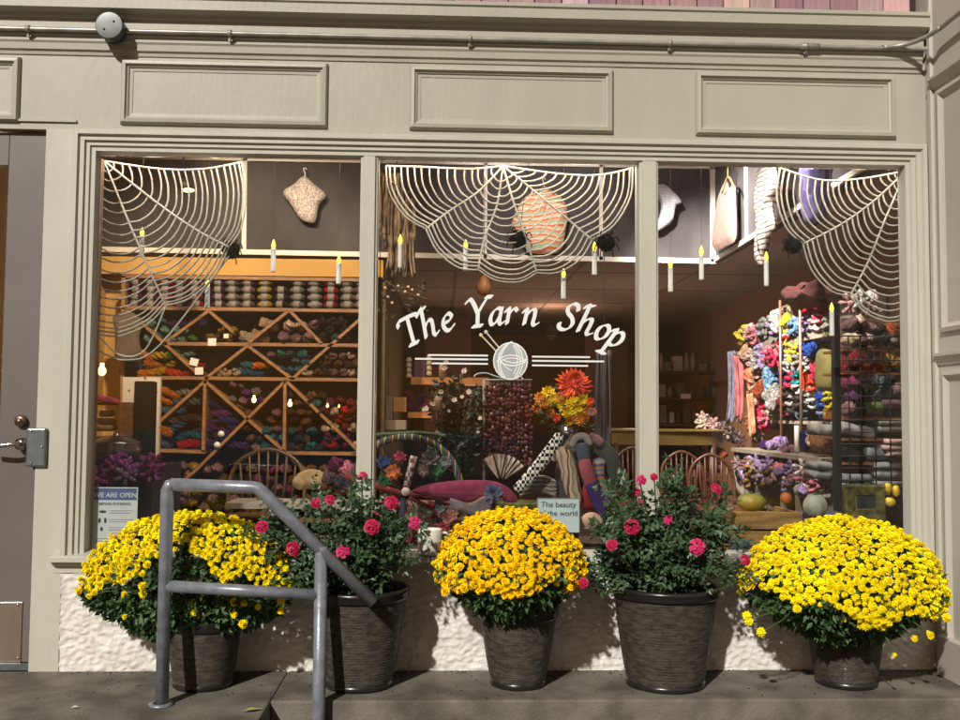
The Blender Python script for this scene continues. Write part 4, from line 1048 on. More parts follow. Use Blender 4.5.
# track lamp in the left window
p = PT(184, 186, 2.6); T = thing('track_spotlight', p, 'small track spotlight glowing high in the left window behind the web', 'spotlight')
b = MB(); b.tube([p+Vector((-.02, 0, .03)), p+Vector((.03, -.03, -.03))], [.035, .045], 14); b.tube([p+Vector((-.01, 0, .03)), (p.x, p.y, 3.6)], .008, 8); b.build('housing', BLKM, T)
b = MB(); q_ = p+Vector((.04, -.04, -.04)); b.blob(q_, (.045, .02, .016), 12, 8); b.build('bulb', WGLOW, T)

# ------------------------------------------------------------------ display platform
b = MB(); b.box((XGL-.02, .26, .08), (XGR+.02, .95, ZS-.045)); tag(b.build('display_platform', mat('platform_dark_cloth', (.10, .07, .06), .9, bump=.5)), 'low dark display platform behind the window sill', 'display platform')
ZP = ZS-.045
def on(x, y, z=None):  # point on the platform under a pixel
    return PZ(x, y, ZP if z is None else z)
# ------------------------------------------------------------------ interior lamps
WARM = (1, .76, .52)
lamp('board_lamp', (-.75, 1.0, 3.5), (-1.3, 3.9, 3.0), 130, WARM, 36)
lamp('sweater_lamp', (.2, 1.0, 3.5), (.75, 3.9, 2.9), 300, (1, .86, .76), 36)
lamp('side_lamp', (.4, .8, 3.5), (2.25, 2.6, 2.9), 60, (1, .84, .74), 75)
lamp('rack_lamp', (-1.5, 1.2, 3.5), (-1.6, 3.9, 1.7), 520, WARM, 66)
lamp('left_lamp', (-.9, 1.0, 3.5), (-2.7, 2.9, 1.5), 170, WARM, 70)
lamp('centre_fill', (-.1, .5, 3.5), (.0, .8, .9), 260, (1, .84, .68), 80)  # added fill light that brightens the middle display, not a shop fixture
lamp('centre_fill', (.5, 1.3, 3.5), (-.1, 3.4, .9), 180, WARM, 60)
lamp('display_lamp', (.9, 1.6, 3.5), (2.85, 4.0, 1.5), 2300, (1, .90, .82), 50)
lamp('platform_lamp', (1.0, 1.0, 3.5), (2.5, 1.9, 1.1), 760, (1, .86, .76), 60)
point('back_room_lamp', (1.3, 7.4, 2.1), 10, (1, .55, .35))
point('back_room_lamp', (.3, 6.2, 1.2), 9, (1, .6, .4))
point('back_room_lamp', (1.9, 5.4, 1.4), 8, (1, .66, .45))
lamp('ceiling_well_lamp', (.3, 1.2, 3.5), (.9, 3.9, 2.6), 60, (1, .8, .66), 100)
lamp('fringe_fill', (-.9, .4, 3.3), (-.35, 1.6, 2.1), 190, WARM, 50)  # added fill so the backlit fringe does not go black, no fixture there
for i, x in enumerate((-.95, .28, 1.52)):
    l = bpy.data.lights.new('window_head_lamp', 'AREA'); l.shape = 'RECTANGLE'; l.size = 1.15; l.size_y = .05; l.energy = 7; l.color = (1, .80, .68)
    o = bpy.data.objects.new('window_head_lamp', l); COL.objects.link(o); o.location = (x, .098, ZGT+.07); o.rotation_euler = (R(14), 0, 0)

# ------------------------------------------------------------------ left window corner
def col(p): return (p[0], p[1], p[2])
Y1 = 2.9
p = PT(140, 430, Y1); b = MB(); a, c = PT(123, 377, Y1+.05), PT(158, 470, Y1+.05)
b.box((a.x, Y1+.05, c.z), (c.x, Y1+.09, a.z)); T = tag(b.build('pin_board', mat('spotted_board', (.5, .44, .38), .8, col2=(.12, .07, .05), vscale=22, thr=(.28, .32), detail=1)), 'cream pin board with dark specks standing before the yarn rack', 'pin board')
b = MB(); a, c = PT(134, 381, 2.6), PT(149, 470, 2.6); b.box((a.x, 2.6, .08), (c.x, 2.75, a.z)); tag(b.build('display_column', BLKM, bevel=.01), 'tall narrow black display column in the left window', 'column')
# side shelf unit with tan bowls
a = PT(96, 398, 2.4); T = thing('side_shelf', (a.x, 2.4, .08), 'small wooden side shelf at the far left with a pink runner', 'shelf')
xl, xr = PT(88, 400, 2.4).x, PT(119, 400, 2.4).x
b = MB(); b.box((xl, 2.4, PT(100, 402, 2.4).z-.02), (xr, 2.75, PT(100, 402, 2.4).z)); b.build('top_board', RACKW, T)
b = MB(); b.box((xr, 2.4, .08), (xr+.03, 2.75, PT(100, 402, 2.4).z)); b.build('side_board', RACKW, T)
b = MB(); b.box((xl, 2.4, PT(100, 437, 2.4).z-.02), (xr, 2.75, PT(100, 437, 2.4).z)); b.build('lower_board', RACKW, T)
b = MB(); puff(b, cr([PT(x, y, 2.38) for x, y in ((92, 394), (105, 396), (118, 399), (118, 404), (104, 402), (92, 400))], 3, True), 0, .04, Vector((0, -1, 0)), .4); b.build('runner', mat('pink_cloth', (.45, .06, .14), .8), T)
for i, (y, w_) in enumerate(((431, 11), (424.5, 9), (417, 7.5))):
    q = PT(105+i, y, 2.5); s = mpp(2.5); b = MB(); b.lathe([(.001, 0), (w_*s*.7, 0), (w_*s, .012), (w_*s*1.02, .03), (w_*s*.8, .044), (.001, .046)], q, 20, wob=.05)
    tag(b.build('tan_bowl', mat('tan_basketry', (.38, .25, .13), .8, bump=.6, bscale=60, kind='wavez')), ('largest tan woven bowl at the bottom of the stack on the side shelf', 'middle tan woven bowl of the stack on the side shelf', 'smallest tan woven bowl on top of the stack')[i], 'bowl')
q = PT(116, 452, 1.7); s = mpp(1.7); b = MB(); b.lathe([(.001, -12*s), (17*s, -12*s), (23*s, -4*s), (24*s, 3*s), (22*s, 8*s), (22.6*s, 9.5*s), (20*s, 11*s), (12*s, 15*s), (3*s, 16.5*s), (3.4*s, 18*s), (.001, 19*s)], q, 40)
tag(b.build('pewter_pot', CHROME), 'shiny lidded pewter pot above the pink yarn in the left window', 'pot')
b = MB(); b.box((PT(88, 482, 1.5).x, 1.35, .08), (PT(160, 482, 1.5).x, 1.95, PT(110, 464, 1.7).z)); tag(b.build('draped_stand', mat('dark_drape', (.03, .02, .03), .9)), 'dark draped stand carrying the pewter pot', 'stand')
CP_ = dict(C); q = random.Random(5)
for i in range(26):
    x, y = q.uniform(97, 156), q.uniform(462, 480); p = PT(x, y, 1.28+q.uniform(-.05, .05)); k = q.choice(('lilac', 'orchid', 'orchid', 'violet', 'plum')); CC = dict(C, orchid=(.62, .14, .5))
    skein(4, p, CC[k], '%s knotted yarn hank in the pink heap above the opening notice' % cn(k), 'pink and violet hanks heaped in the left window', .95, None, 'yarn_hank')
garment('hanging_vest', [(113, 318), (122, 312), (134, 313), (141, 322), (139, 340), (141, 356), (128, 362), (115, 356), (117, 338)], YR-.12, .05, mat('taupe_knit', (.16, .115, .09), .9, bump=.8, bscale=90, kind='wave'), 'taupe knitted vest hanging at the left end of the rack', 'vest')

# windsor chairs
def chair(x, y, Y, wpx, label, m_=DARKW, rot=0, zseat=.52):
    p = PT(x, y, Y); s = mpp(Y); w_ = wpx/2*s; T = thing('windsor_chair', (p.x, Y, .08), label, 'chair', 'windsor chairs inside the shop'); cx = p.x; zt = p.z
    b = MB(); hp_ = cr([(cx-w_, Y, zseat), (cx-w_*.98, Y+.02, (zseat+zt)/2), (cx-w_*.72, Y+.04, zt-.06), (cx, Y+.05, zt), (cx+w_*.72, Y+.04, zt-.06), (cx+w_*.98, Y+.02, (zseat+zt)/2), (cx+w_, Y, zseat)], 6)
    b.tube(hp_, .013, 8); b.build('hoop_back', m_, T)
    for i in range(7):
        f = -0.75+.25*i; b = MB(); zz = zt-.01-abs(f)**2.2*.10; b.tube([(cx+f*w_*.8, Y, zseat), (cx+f*w_*.92, Y+.035, (zseat+zz)/2), (cx+f*w_, Y+.04, zz)], [.006, .009, .006], 6); b.build('spindle', m_, T)
    b = MB(); b.lathe([(.001, -.03), (.19, -.03), (.215, -.01), (.21, .0), (.15, -.008), (.001, -.012)], (cx, Y-.17*(1 if not rot else -1), zseat), 28); b.build('seat', m_, T)
    for i, j in ((-1, -1), (1, -1), (1, 1), (-1, 1)):
        b = MB(); yc = Y-.17*(1 if not rot else -1); b.tube([(cx+i*.12, yc+j*.1, zseat-.02), (cx+i*.19, yc+j*.17, .08)], [.018, .012], 8); b.build('leg', m_, T)
    return T
MEDW = mat('honey_wood', (.16, .085, .03), .45, var=.3, vscale=8, stretch=(1, 1, 6))
chair(267, 450, 1.5, 74, 'honey brown windsor chair with hoop back in the left window', MEDW)
# tan leather bag and bits behind the rail
p = PT(312, 479, 1.3); b = MB(); b.blob(p, (.095, .06, .055), 20, 12, .15, 3, seed=2); b.blob(p+Vector((-.06, -.01, -.02)), (.05, .05, .04), 14, 10, .2, 3)
tag(b.build('straw_hat', mat('straw', (.42, .27, .13), .8, bump=.6, bscale=70, kind='wavez')), 'tan straw bundle lying behind the pink roses', 'bundle')
b = MB(); b.box((PT(225, 500, 1).x, 1.0, PT(225, 503, 1).z-.03), (PT(345, 500, 1).x, 1.3, PT(225, 503, 1).z)); tag(b.build('bench_board', mat('pale_board', (.3, .25, .2), .7)), 'pale board lying across the lower left window behind the rail', 'board')
for i, (x, y, k, w_) in enumerate(((342, 466, 'plum', 8), (336, 480, 'mauve', 9), (350, 474, 'pink', 8), (346, 485, 'slate', 9), (330, 492, 'brown', 8), (352, 490, 'burg', 8))):
    skein(3, PT(x, y, .8), C[k], '%s yarn bundle piled left of the first mullion above the roses' % cn(k), 'yarn bundles left of the first mullion', .9)

# ------------------------------------------------------------------ middle window display
YK = .62
H0 = PT(406, 491, YK); BK = thing('yarn_wrapped_bicycle', (H0.x, YK, ZP), 'bicycle wrapped in knitted yarn with a magenta cover behind the middle pane', 'bicycle')
sK = mpp(YK); RW_ = 54*sK
RIMY = bands('rainbow_wheel_wrap', [(.02,.05,.03), (.03,.04,.12), (.2,.03,.04), (.03,.02,.02), (.3,.28,.08), (.02,.08,.05)], 9, 'X', 3)
b = MB(); b.tube([H0+Vector((RW_*math.cos(a), 0, RW_*math.sin(a)))for a in [i*math.pi/24 for i in range(48)]], .019, 8, closed=True); wh = b.build('wheel_rim', RIMY, BK)
for i in range(16):
    a = i*math.pi/8+.1; b = MB(); b.tube([H0, H0+Vector((RW_*math.cos(a), .01*(-1)**i, RW_*math.sin(a)))], .003, 4); b.build('spoke', BLKM, BK)
GRA = [('rose_patch', (.45,.05,.08)), ('green_patch', (.03,.14,.06)), ('blue_patch', (.04,.06,.2)), ('cream_patch', (.55,.45,.4)), ('orange_patch', (.6,.16,.04)), ('grey_patch', (.22,.22,.22)), ('pinkish_patch', (.55,.2,.2))]
GM = {n: mat(n, c_, .9, bump=.9, bscale=120, var=.4, vscale=35) for n, c_ in GRA}
q = random.Random(12)
for i, (x, y, rr, g) in enumerate(((393, 472, 8, 'orange_patch'), (384, 462, 7, 'blue_patch'), (400, 457, 6, 'rose_patch'), (384, 482, 7, 'green_patch'), (430, 458, 10, 'grey_patch'), (436, 470, 9, 'green_patch'), (424, 470, 7, 'cream_patch'), (445, 462, 7, 'grey_patch'),
        (424, 512, 8, 'cream_patch'), (440, 508, 8, 'grey_patch'), (450, 517, 8, 'pinkish_patch'), (415, 528, 7, 'rose_patch'), (430, 524, 7, 'pinkish_patch'), (408, 514, 7, 'pinkish_patch'), (407, 538, 6, 'rose_patch'), (390, 518, 7, 'green_patch'), (378, 506, 7, 'cream_patch'), (443, 528, 7, 'rose_patch'), (460, 508, 6, 'cream_patch'))):
    p = PT(x, y, YK-.02); fl = flower(3, 8, rr*sK*1.15, .5, 0, i); b = MB(); M = Matrix.Translation(p) @ Matrix.Rotation(R(90), 4, 'X') @ Matrix.Rotation(q.random()*3, 4, 'Z'); b.merge(fl, M); b.build('crochet_patch', GM[g], BK)
def ktube(x0, y0, x1, y1, r, m_, nm='frame_tube', dy=-.03):
    b = MB(); b.tube([PT(x0, y0, YK+dy), PT((x0+x1)/2, (y0+y1)/2, YK+dy), PT(x1, y1, YK+dy)], r, 10); b.build(nm, m_, BK)
REDK = mat('red_knit_wrap', (.32, .04, .035), .9, bump=.8, bscale=160, kind='wave', var=.3); PNKK = mat('pink_knit_wrap', (.62, .16, .18), .9, bump=.8, bscale=160, kind='wave', var=.2)
PATK = checker('patterned_wrap', (.4, .32, .3), (.12, .05, .06), 45)
ktube(345, 476, 402, 494, .016, REDK); ktube(409, 493, 500, 506, .013, PNKK); ktube(414, 456, 406, 489, .018, PATK); ktube(409, 497, 462, 524, .011, REDK); ktube(403, 498, 404, 545, .015, mat('navy_wrap', (.02, .02, .05), .9))
b = MB(); b.tube([H0+Vector((0, -.05, 0)), H0+Vector((0, .02, 0))], .022, 14); b.build('hub', mat('blush_wrap', (.5, .35, .33), .8), BK)
MAG = mat('magenta_knit', (.33, .03, .10), .95, bump=1, bscale=110, kind='wave', var=.2, vscale=25)
b = MB(); P = cr([PT(x, y, YK-.08) for x, y in ((412, 491), (425, 485), (450, 481), (480, 480), (497, 482), (510, 489), (518, 500), (512, 508), (498, 505), (485, 500), (465, 502), (440, 498), (420, 495))], 3, True)
puff(b, P, 0, .035, Vector((0, -1, 0)), .25); b.build('magenta_cover', MAG, BK)
b = MB(); P = cr([PT(x, y, YK-.12) for x, y in ((450, 498), (458, 502), (470, 503), (480, 498), (492, 494), (500, 503), (490, 512), (474, 516), (462, 512), (452, 509))], 3, True); puff(b, P, 0, .02, Vector((0, -1, 0)), .5); b.build('grey_ribbon', mat('grey_mauve_knit', (.16, .12, .14), .9, bump=.8), BK)
b = MB(); b.merge(flower(4, 9, 11*sK, .6, 0, 3), Matrix.Translation(PT(493, 494, YK-.15)) @ Matrix.Rotation(R(80), 4, 'X')); b.build('blue_crochet_flower', mat('blue_grey_knit', (.09, .10, .2), .9), BK)
b = MB(); b.tube(cr([PT(x, y, YK) for x, y in ((380, 447), (375, 436), (395, 434), (420, 433), (446, 436))], 5), .010, 8); b.build('handlebar', mat('dark_green_wrap', (.04, .07, .03), .9), BK)
b = MB(); P = cr([PT(x, y, YK+.08) for x, y in ((396, 502), (430, 500), (470, 504), (505, 508), (512, 530), (500, 548), (450, 552), (405, 550), (395, 528))], 3, True); puff(b, P, 0, .03, Vector((0, -1, 0)), .6, seed=3)
gb = mat('granny_blanket_wool', (.52, .40, .36), .95, bump=1, bscale=90, kind='wave', col2=(.30, .03, .05), vscale=26, thr=(.47, .53), detail=1)
tag(b.build('crochet_blanket', gb), 'cream and crimson crochet blanket bunched behind the mug under the bicycle', 'blanket')
# cream fan basket and dark branches
for (cx, cy, rr, a0, a1, lab) in ((462, 478, 30, 95, 150, 'cream ribbed paper fan behind the magenta bicycle cover on the left'), (500, 482, 28, 30, 130, 'cream ribbed paper fan behind the magenta bicycle cover on the right')):
    Y = .85; c_ = PT(cx, cy, Y); n = 9; T = thing('paper_fan', c_, lab, 'fan'); s = rr*mpp(Y); b = MB(); v = []
    for i in range(2*n+1):
        a = R(a0+(a1-a0)*i/(2*n)); v.append(c_+Vector((s*math.cos(a)*.15, -.01, s*math.sin(a)*.15))); v.append(c_+Vector((s*math.cos(a), -.02-(.02 if i % 2 else 0), s*math.sin(a))))
    v2 = [p+Vector((0, .006, 0)) for p in v]; k = len(v)
    b.add(v+v2, [(2*i, 2*i+2, 2*i+3, 2*i+1) for i in range(2*n)]+[(k+2*i+1, k+2*i+3, k+2*i+2, k+2*i) for i in range(2*n)]+[(2*i+1, 2*i+3, k+2*i+3, k+2*i+1) for i in range(2*n)]); b.build('pleats', mat('cream_fan_paper', (.5, .38, .3), .8), T)
    for i in range(0, n, 2):
        a = R(a0+(a1-a0)*i/(n-1)); b = MB(); b.tube([c_+Vector((0, -.035, 0)), c_+Vector((s*math.cos(a), -.05, s*math.sin(a)))], .004, 5); b.build('rib', BLACK, T)
T = thing('twig_arrangement', PT(452, 478, .9), 'dark twig and leaf arrangement with small pale blossoms in the middle window', 'plant')
q = random.Random(17); b = MB(); lf = MB(); bl = []
base = PT(455, 492, .9)
for i in range(46):
    x, y = q.uniform(430, 486), q.uniform(374, 450)
    if i < 26: x, y = q.gauss(458, 11), q.uniform(400, 455)
    tip = PT(x, y, .9+q.uniform(-.12, .12)); mid = base.lerp(tip, .5)+Vector((q.uniform(-.05, .05), 0, .03)); P = cr([base, mid, tip], 5); b.tube(P, .0045, 5)
    for p in P[3:]:
        for k in range(5): leafmb(lf, p+rvec(q)*.02, rvec(q), rvec(q), .045, .022)
b.build('twigs', DARKW, T); lf.build('leaves', mat('dark_green_leaf', (.014, .028, .016), .6, var=.4), T)
BLO = mat('pale_blossom', (.6, .45, .36), .7)
for i, (x, y, rr) in enumerate(((446, 362, 3), (444, 368, 4), (464, 371, 3.4), (441, 392, 3.2), (440, 398, 3), (469, 392, 3.2), (454, 400, 3.5), (426, 409, 3.6), (424, 410, 2.5), (433, 404, 3), (480, 418, 2.5), (437, 433, 2.6), (440, 440, 2.6), (462, 397, 2.4), (449, 411, 2), (478, 432, 2))):
    p = PT(x, y, .78); o = MB(); o.merge(flower(2, 6, rr*mpp(.78), .9, 0, i), Matrix.Translation(p) @ Matrix.Rotation(R(80), 4, 'X')); o.build('blossom', BLO, T)
# gourd-shaped tan ornaments among twigs
for x, y, h_ in ((442, 372, 9), (437, 404, 8)):
    p = PT(x, y, .8); s = mpp(.8); b = MB(); b.blob(p, (3.6*s, 3.2*s, h_*s), 10, 8, .2, 3); b.build('bud_ornament', mat('tan_bud', (.45, .25, .13), .6), T)
# burgundy pompom garland
T = thing('pompom_garland', PT(507, 380, .95), 'hanging curtain of burgundy and plum pompoms below the painted yarn ball', 'garland')
q = random.Random(19); GMt = [mat('burg_pom', (.13, .018, .02), .95, var=.4), mat('plum_pom', (.09, .02, .05), .95, var=.4), mat('rust_pom', (.22, .05, .025), .95, var=.4), mat('spot_pom', (.4, .3, .28), .9)]
mb = [MB() for _ in GMt]
for x in range(486, 532, 4):
    y = 384+q.uniform(0, 8)
    while y < 468:
        k = q.choice((0, 0, 0, 1, 1, 2)) if q.random() < .9 else 3
        rr = q.uniform(1.7, 2.9) if k != 3 else 1.2
        mb[k].blob(PT(x+q.uniform(-1.3, 1.3), y, .95+q.uniform(-.05, .05)), rr*mpp(.95), 7, 5, .4, 3, seed=x+y); y += rr*1.9
for k, (m_, nm) in enumerate(zip(GMt, ('burgundy_strands', 'plum_strands', 'rust_strands', 'pale_beads'))): mb[k].build(nm, m_, T)
b = MB(); b.tube([PT(484, 380, .95), PT(532, 380, .95)], .006, 6); b.tube([PT(484, 380, .95), PT(484, 500, .95)], .008, 6)
for x in range(486, 532, 4): b.tube([PT(x, 388, .95), PT(x, 380, .95)], .0012, 4)
b.build('threads', THREAD, T)
# black ribbon curtain right of the bouquet
T = thing('ribbon_curtain', PT(604, 360, 1.0), 'dark ribbon strands with blue and pink glints hanging right of the bouquet', 'ribbon')
q = random.Random(23)
for nm, cc, n in (('black_ribbons', (.02, .018, .022), 9), ('glint_ribbons', (.18, .12, .2), 4)):
    b = MB()
    for i in range(n):
        x = q.uniform(597, 611); b.tube(cr([PT(x, 350, 1.0), PT(x+q.uniform(-2, 2), 400, 1.0+q.uniform(-.03, .03)), PT(x+q.uniform(-2, 2), 440, 1.0), PT(x+q.uniform(-3, 3), q.uniform(455, 490), 1.0)], 5), .008 if n > 5 else .003, 5, flat=.4)
    b.build(nm, mat(nm, cc, .6), T)
b = MB(); b.tube([PT(604, 352, 1.0), (PT(604, 352, 1.0).x, 1.0, 3.6)], .002, 4); b.build('thread', THREAD, T)
# bouquet
YF = .55; c_ = PT(568, 432, YF); T = thing('flower_bouquet', c_, 'bouquet of one large orange dahlia and yellow chrysanthemums in a dark vase', 'bouquet'); s = mpp(YF)
ORF = mat('orange_petal', (.78, .13, .025), .55, var=.5, vscale=14, col2=(.42, .02, .03), spec=.2); YLF = mat('yellow_bouquet_petal', (.80, .52, .02), .55, var=.3, vscale=25, spec=.2); ORB = mat('amber_petal', (.72, .26, .02), .55, var=.4, vscale=25)
def fl(x, y, rr, m_, nr, npet, nm, dy=0, tx=80, sd=0):
    b = MB(); b.merge(flower(nr, npet, rr*s, .9, 0, sd), Matrix.Translation(PT(x, y, YF+dy)) @ Matrix.Rotation(R(tx), 4, 'X')); b.build(nm, m_, T)
fl(573, 386, 19, ORF, 5, 22, 'dahlia', -.08, 72)
q = random.Random(3)
for i, (x, y, rr, k) in enumerate(((548, 393, 8, 1), (540, 398, 7, 2), (553, 400, 7, 1), (545, 404, 6, 2), (537, 408, 6, 2), (563, 406, 8, 1), (573, 404, 8, 1), (582, 400, 8, 1), (568, 414, 7, 1), (578, 412, 7, 1), (588, 410, 6, 2), (585, 418, 5, 2), (570, 421, 6, 2), (556, 418, 5, 0), (550, 413, 5, 2), (580, 421, 6, 2), (590, 402, 5, 0), (592, 412, 5, 3), (560, 397, 5, 2))):
    fl(x, y, rr, (ORF, YLF, ORB, mat('shell_pink_petal', (.6, .25, .25), .6))[k], 3, 10, 'flower_head', -.1-.004*i, 80+q.uniform(-20, 20), i)
b = MB(); q = random.Random(6)
for i in range(150): leafmb(b, PT(q.uniform(540, 592), q.uniform(392, 430), YF+.02+q.uniform(-.03, .06)), rvec(q), rvec(q), .05, .02)
b.build('greenery', RLEAF, T)
p = PT(568, 425, YF+.02); b = MB(); b.lathe([(.001, ZP-p.z+.0), (.05, ZP-p.z), (.075, (ZP-p.z)*.6), (.045, -.05), (.05, -.01), (.04, -.02)], p, 28); b.build('vase', mat('dark_glazed_vase', (.05, .045, .05), .2, coat=.5), T)
# socks and scarves
def sock(pts, rr, m_, label, Y=.42, nm='knitted_sock', cat='sock', flat=.7):
    P = cr([PT(x, y, Y) for x, y in pts], 6); k = len(P); s_ = mpp(Y)
    r_ = [rr*s_*(.82+.18*math.sin(math.pi*i/(k-1))) for i in range(k)]; b = MB(); b.tube(P, [r_[0]*.6]+r_[1:-1]+[r_[-1]*.5], 14, flat=flat)
    o = b.build(nm, m_); return tag(o, label, cat, None if cat != 'sock' else 'knitted socks and scarves draped beside the bouquet')
CHK = checker('black_white_check', (.62, .58, .52), (.012, .012, .012), 62)
sock([(561, 434), (551, 449), (540, 464), (528, 478), (516, 491)], 6.2, CHK, 'black and white checkered scarf slanting down beside the bouquet', .40, 'checkered_scarf', 'scarf', .45)
sock([(553, 461), (556, 455), (563, 456), (568, 470), (572, 486), (576, 503)], 9, bands('tan_fair_isle', [(.4,.27,.19), (.42,.3,.22), (.12,.05,.04), (.45,.33,.25), (.2,.16,.13)], 5, 'X', 8), 'tan patterned sock standing behind the card', .42)
sock([(578, 436), (572, 446), (568, 462), (582, 480), (588, 500)], 8, mat('brown_crochet', (.13, .085, .05), .95, bump=1, bscale=60, var=.6, vscale=40), 'brown openwork knitted sock behind the tan one', .52)
STP = bands('tricolour_sock', [(.03,.035,.05), (.06,.08,.11), (.46,.11,.14), (.48,.13,.15), (.07,.02,.16), (.05,.02,.14)], .9, 'Z', .3)
sock([(572, 447), (576, 438), (585, 437), (590, 446)], 4, mat('grey_rib', (.22, .18, .17), .9), 'grey ribbed sock cuff above the pink sock', .4)
sock([(582, 443), (583, 452), (585, 462)], 7, mat('slate_sock', (.08, .10, .14), .9, bump=.8, bscale=150, kind='wave'), 'slate blue sock section at the top of the leaning stack', .38)
sock([(584, 459), (587, 472), (592, 486)], 7, mat('rose_sock', (.42, .09, .12), .9, bump=.8, bscale=150, kind='wave'), 'rose pink sock in the middle of the leaning stack', .37)
sock([(590, 483), (598, 500), (608, 522)], 7, mat('violet_sock', (.055, .02, .15), .9, bump=.8, bscale=150, kind='wave'), 'deep violet sock at the foot of the leaning stack', .36)
sock([(592, 484), (590, 496), (588, 509)], 9, mat('red_sock', (.33, .015, .02), .9, bump=.8, bscale=150, kind='wave'), 'bright red sock behind the violet one', .46)
sock([(596, 446), (606, 454), (612, 466), (620, 482)], 10, mat('grey_green_sock', (.06, .065, .05), .9, bump=.8, bscale=150, kind='wave'), 'dark grey green sock leaning to the right', .55)
sock([(589, 436), (597, 440), (602, 444)], 5, mat('rosy_grey_sock', (.2, .09, .10), .9), 'dull rose sock toe beside the ribbon curtain', .5)
sock([(600, 458), (598, 478), (604, 496), (612, 500)], 7, bands('multi_sock', [(.3,.12,.05), (.05,.06,.15), (.25,.2,.12), (.1,.12,.2)], 6, 'Z', 4), 'multicoloured speckled sock above the rose bush', .5)
sock([(583, 524), (592, 520), (600, 526)], 8, mat('blush_sock', (.5, .3, .22), .9), 'blush beige sock lying behind the pale blue card', .35)
b = MB(); q = random.Random(2)
for i in range(5): P = cr([PT(x, y-i*3.4, .5) for x, y in ((520, 496), (533, 491), (548, 492), (556, 497))], 4); b.tube(P, 2.2*mpp(.5), 8, flat=1.5)
tag(b.build('folded_scarf', bands('grey_stripes', [(.2,.17,.15), (.08,.07,.06), (.25,.22,.2)], 14, 'Z', 1)), 'grey striped folded scarf below the checkered one', 'scarf')
p = PT(524, 505, .45); b = MB(); b.lathe([(.001, -.04), (.08, -.04), (.095, .01), (.09, .018), (.08, .0), (.001, -.01)], p, 28, sx=1.4); tag(b.build('olive_basket', mat('olive_weave', (.10, .10, .02), .8, bump=1, bscale=50, var=.4, vscale=30)), 'olive woven basket half hidden behind the golden flowers', 'basket')
# card sign
a, c = PT(537, 498, .3), PT(580, 526, .3); T = thing('card_sign', ((a.x+c.x)/2, .3, c.z), 'pale blue handwritten card standing above the golden flowers', 'card')
b = MB(); b.box((a.x, .3, c.z-.03), (c.x, .306, a.z)); b.build('card', BLUEC, T)
b = MB(); b.box((a.x, .299, a.z-.004), (c.x, .3, a.z)); b.box((a.x, .299, c.z-.03), (a.x+.004, .3, a.z-.004)); b.box((c.x-.004, .299, c.z-.03), (c.x, .3, a.z-.004)); b.build('card_edge', mat('dark_edge', (.12,.14,.16), .6), T)
text('The beauty', .036, INK, ((a.x+c.x)/2, .2985, a.z-.042), T); text('of the world', .036, INK, ((a.x+c.x)/2, .2985, a.z-.082), T)
# background seen through the middle window
def boxthing(nm, x0, y0, x1, y1, Y, d, m_, label, cat, group=None, bev=.006):
    a, c = PT(x0, y0, Y), PT(x1, y1, Y); b = MB(); b.box((a.x, Y, c.z), (c.x, Y+d, a.z)); return tag(b.build(nm, m_, bevel=bev), label, cat, group)
Yb = 4.8
T = thing('wall_shelf', PT(450, 415, Yb), 'orange pine wall shelf glowing in the dark behind the middle window', 'shelf')
a, c = PT(411, 377, Yb), PT(489, 385, Yb); b = MB(); b.box((a.x, Yb, c.z), (c.x, Yb+.3, a.z)); b.build('board', mat('lit_pine', (.62, .25, .08), .6, var=.25, vscale=8), T)
a, c = PT(408, 412, Yb), PT(432, 418, Yb); b = MB(); b.box((a.x, Yb, c.z), (c.x, Yb+.3, a.z)); b.build('board', MATS['lit_pine'], T)
for cx, y0, n, lab in ((409, 358, 4, 'column of stacked cream jars at the left end of the pine shelf'), (429, 356, 4, 'column of stacked cream jars on the pine shelf near the rule lines')):
    for i in range(n):
        p = PT(cx, y0+i*5.2+2, Yb+.06); b = MB(); b.lathe([(.001, -.02), (.026, -.02), (.03, .0), (.022, .016), (.022, .024), (.001, .026)], p, 12)
        tag(b.build('cream_jar', mat('cream_jar', (.6, .48, .38), .5)), lab+', '+('topmost jar', 'second jar', 'third jar', 'lowest jar')[i], 'jar')
boxthing('purple_box', 414, 361, 425, 377, Yb+.02, .15, mat('purple_box', (.12, .05, .12), .7), 'dark purple box between the jar columns on the pine shelf', 'box')
boxthing('grey_box', 382, 396, 392, 420, 4.3, .3, mat('grey_box', (.14, .12, .10), .7), 'grey box standing right of the first mullion', 'box')
boxthing('tan_box', 393, 397, 406, 412, 4.4, .2, mat('tan_box', (.34, .17, .05), .7), 'tan box beside the grey one in the dark', 'box')
boxthing('low_box', 378, 420, 406, 430, 4.2, .3, mat('low_grey_box', (.22, .18, .15), .7), 'low pale box under the grey one behind the first mullion', 'box')
for i, (x, y, k) in enumerate(((412, 400, 'plum'), (420, 402, 'violet'), (427, 403, 'plum'), (416, 407, 'purple'), (424, 408, 'mauve'))): skein(5, PT(x, y, Yb+.1), C[k], '%s skein on the small lower pine shelf in the dark' % cn(k), 'skeins on the lower pine shelf', 1.0)
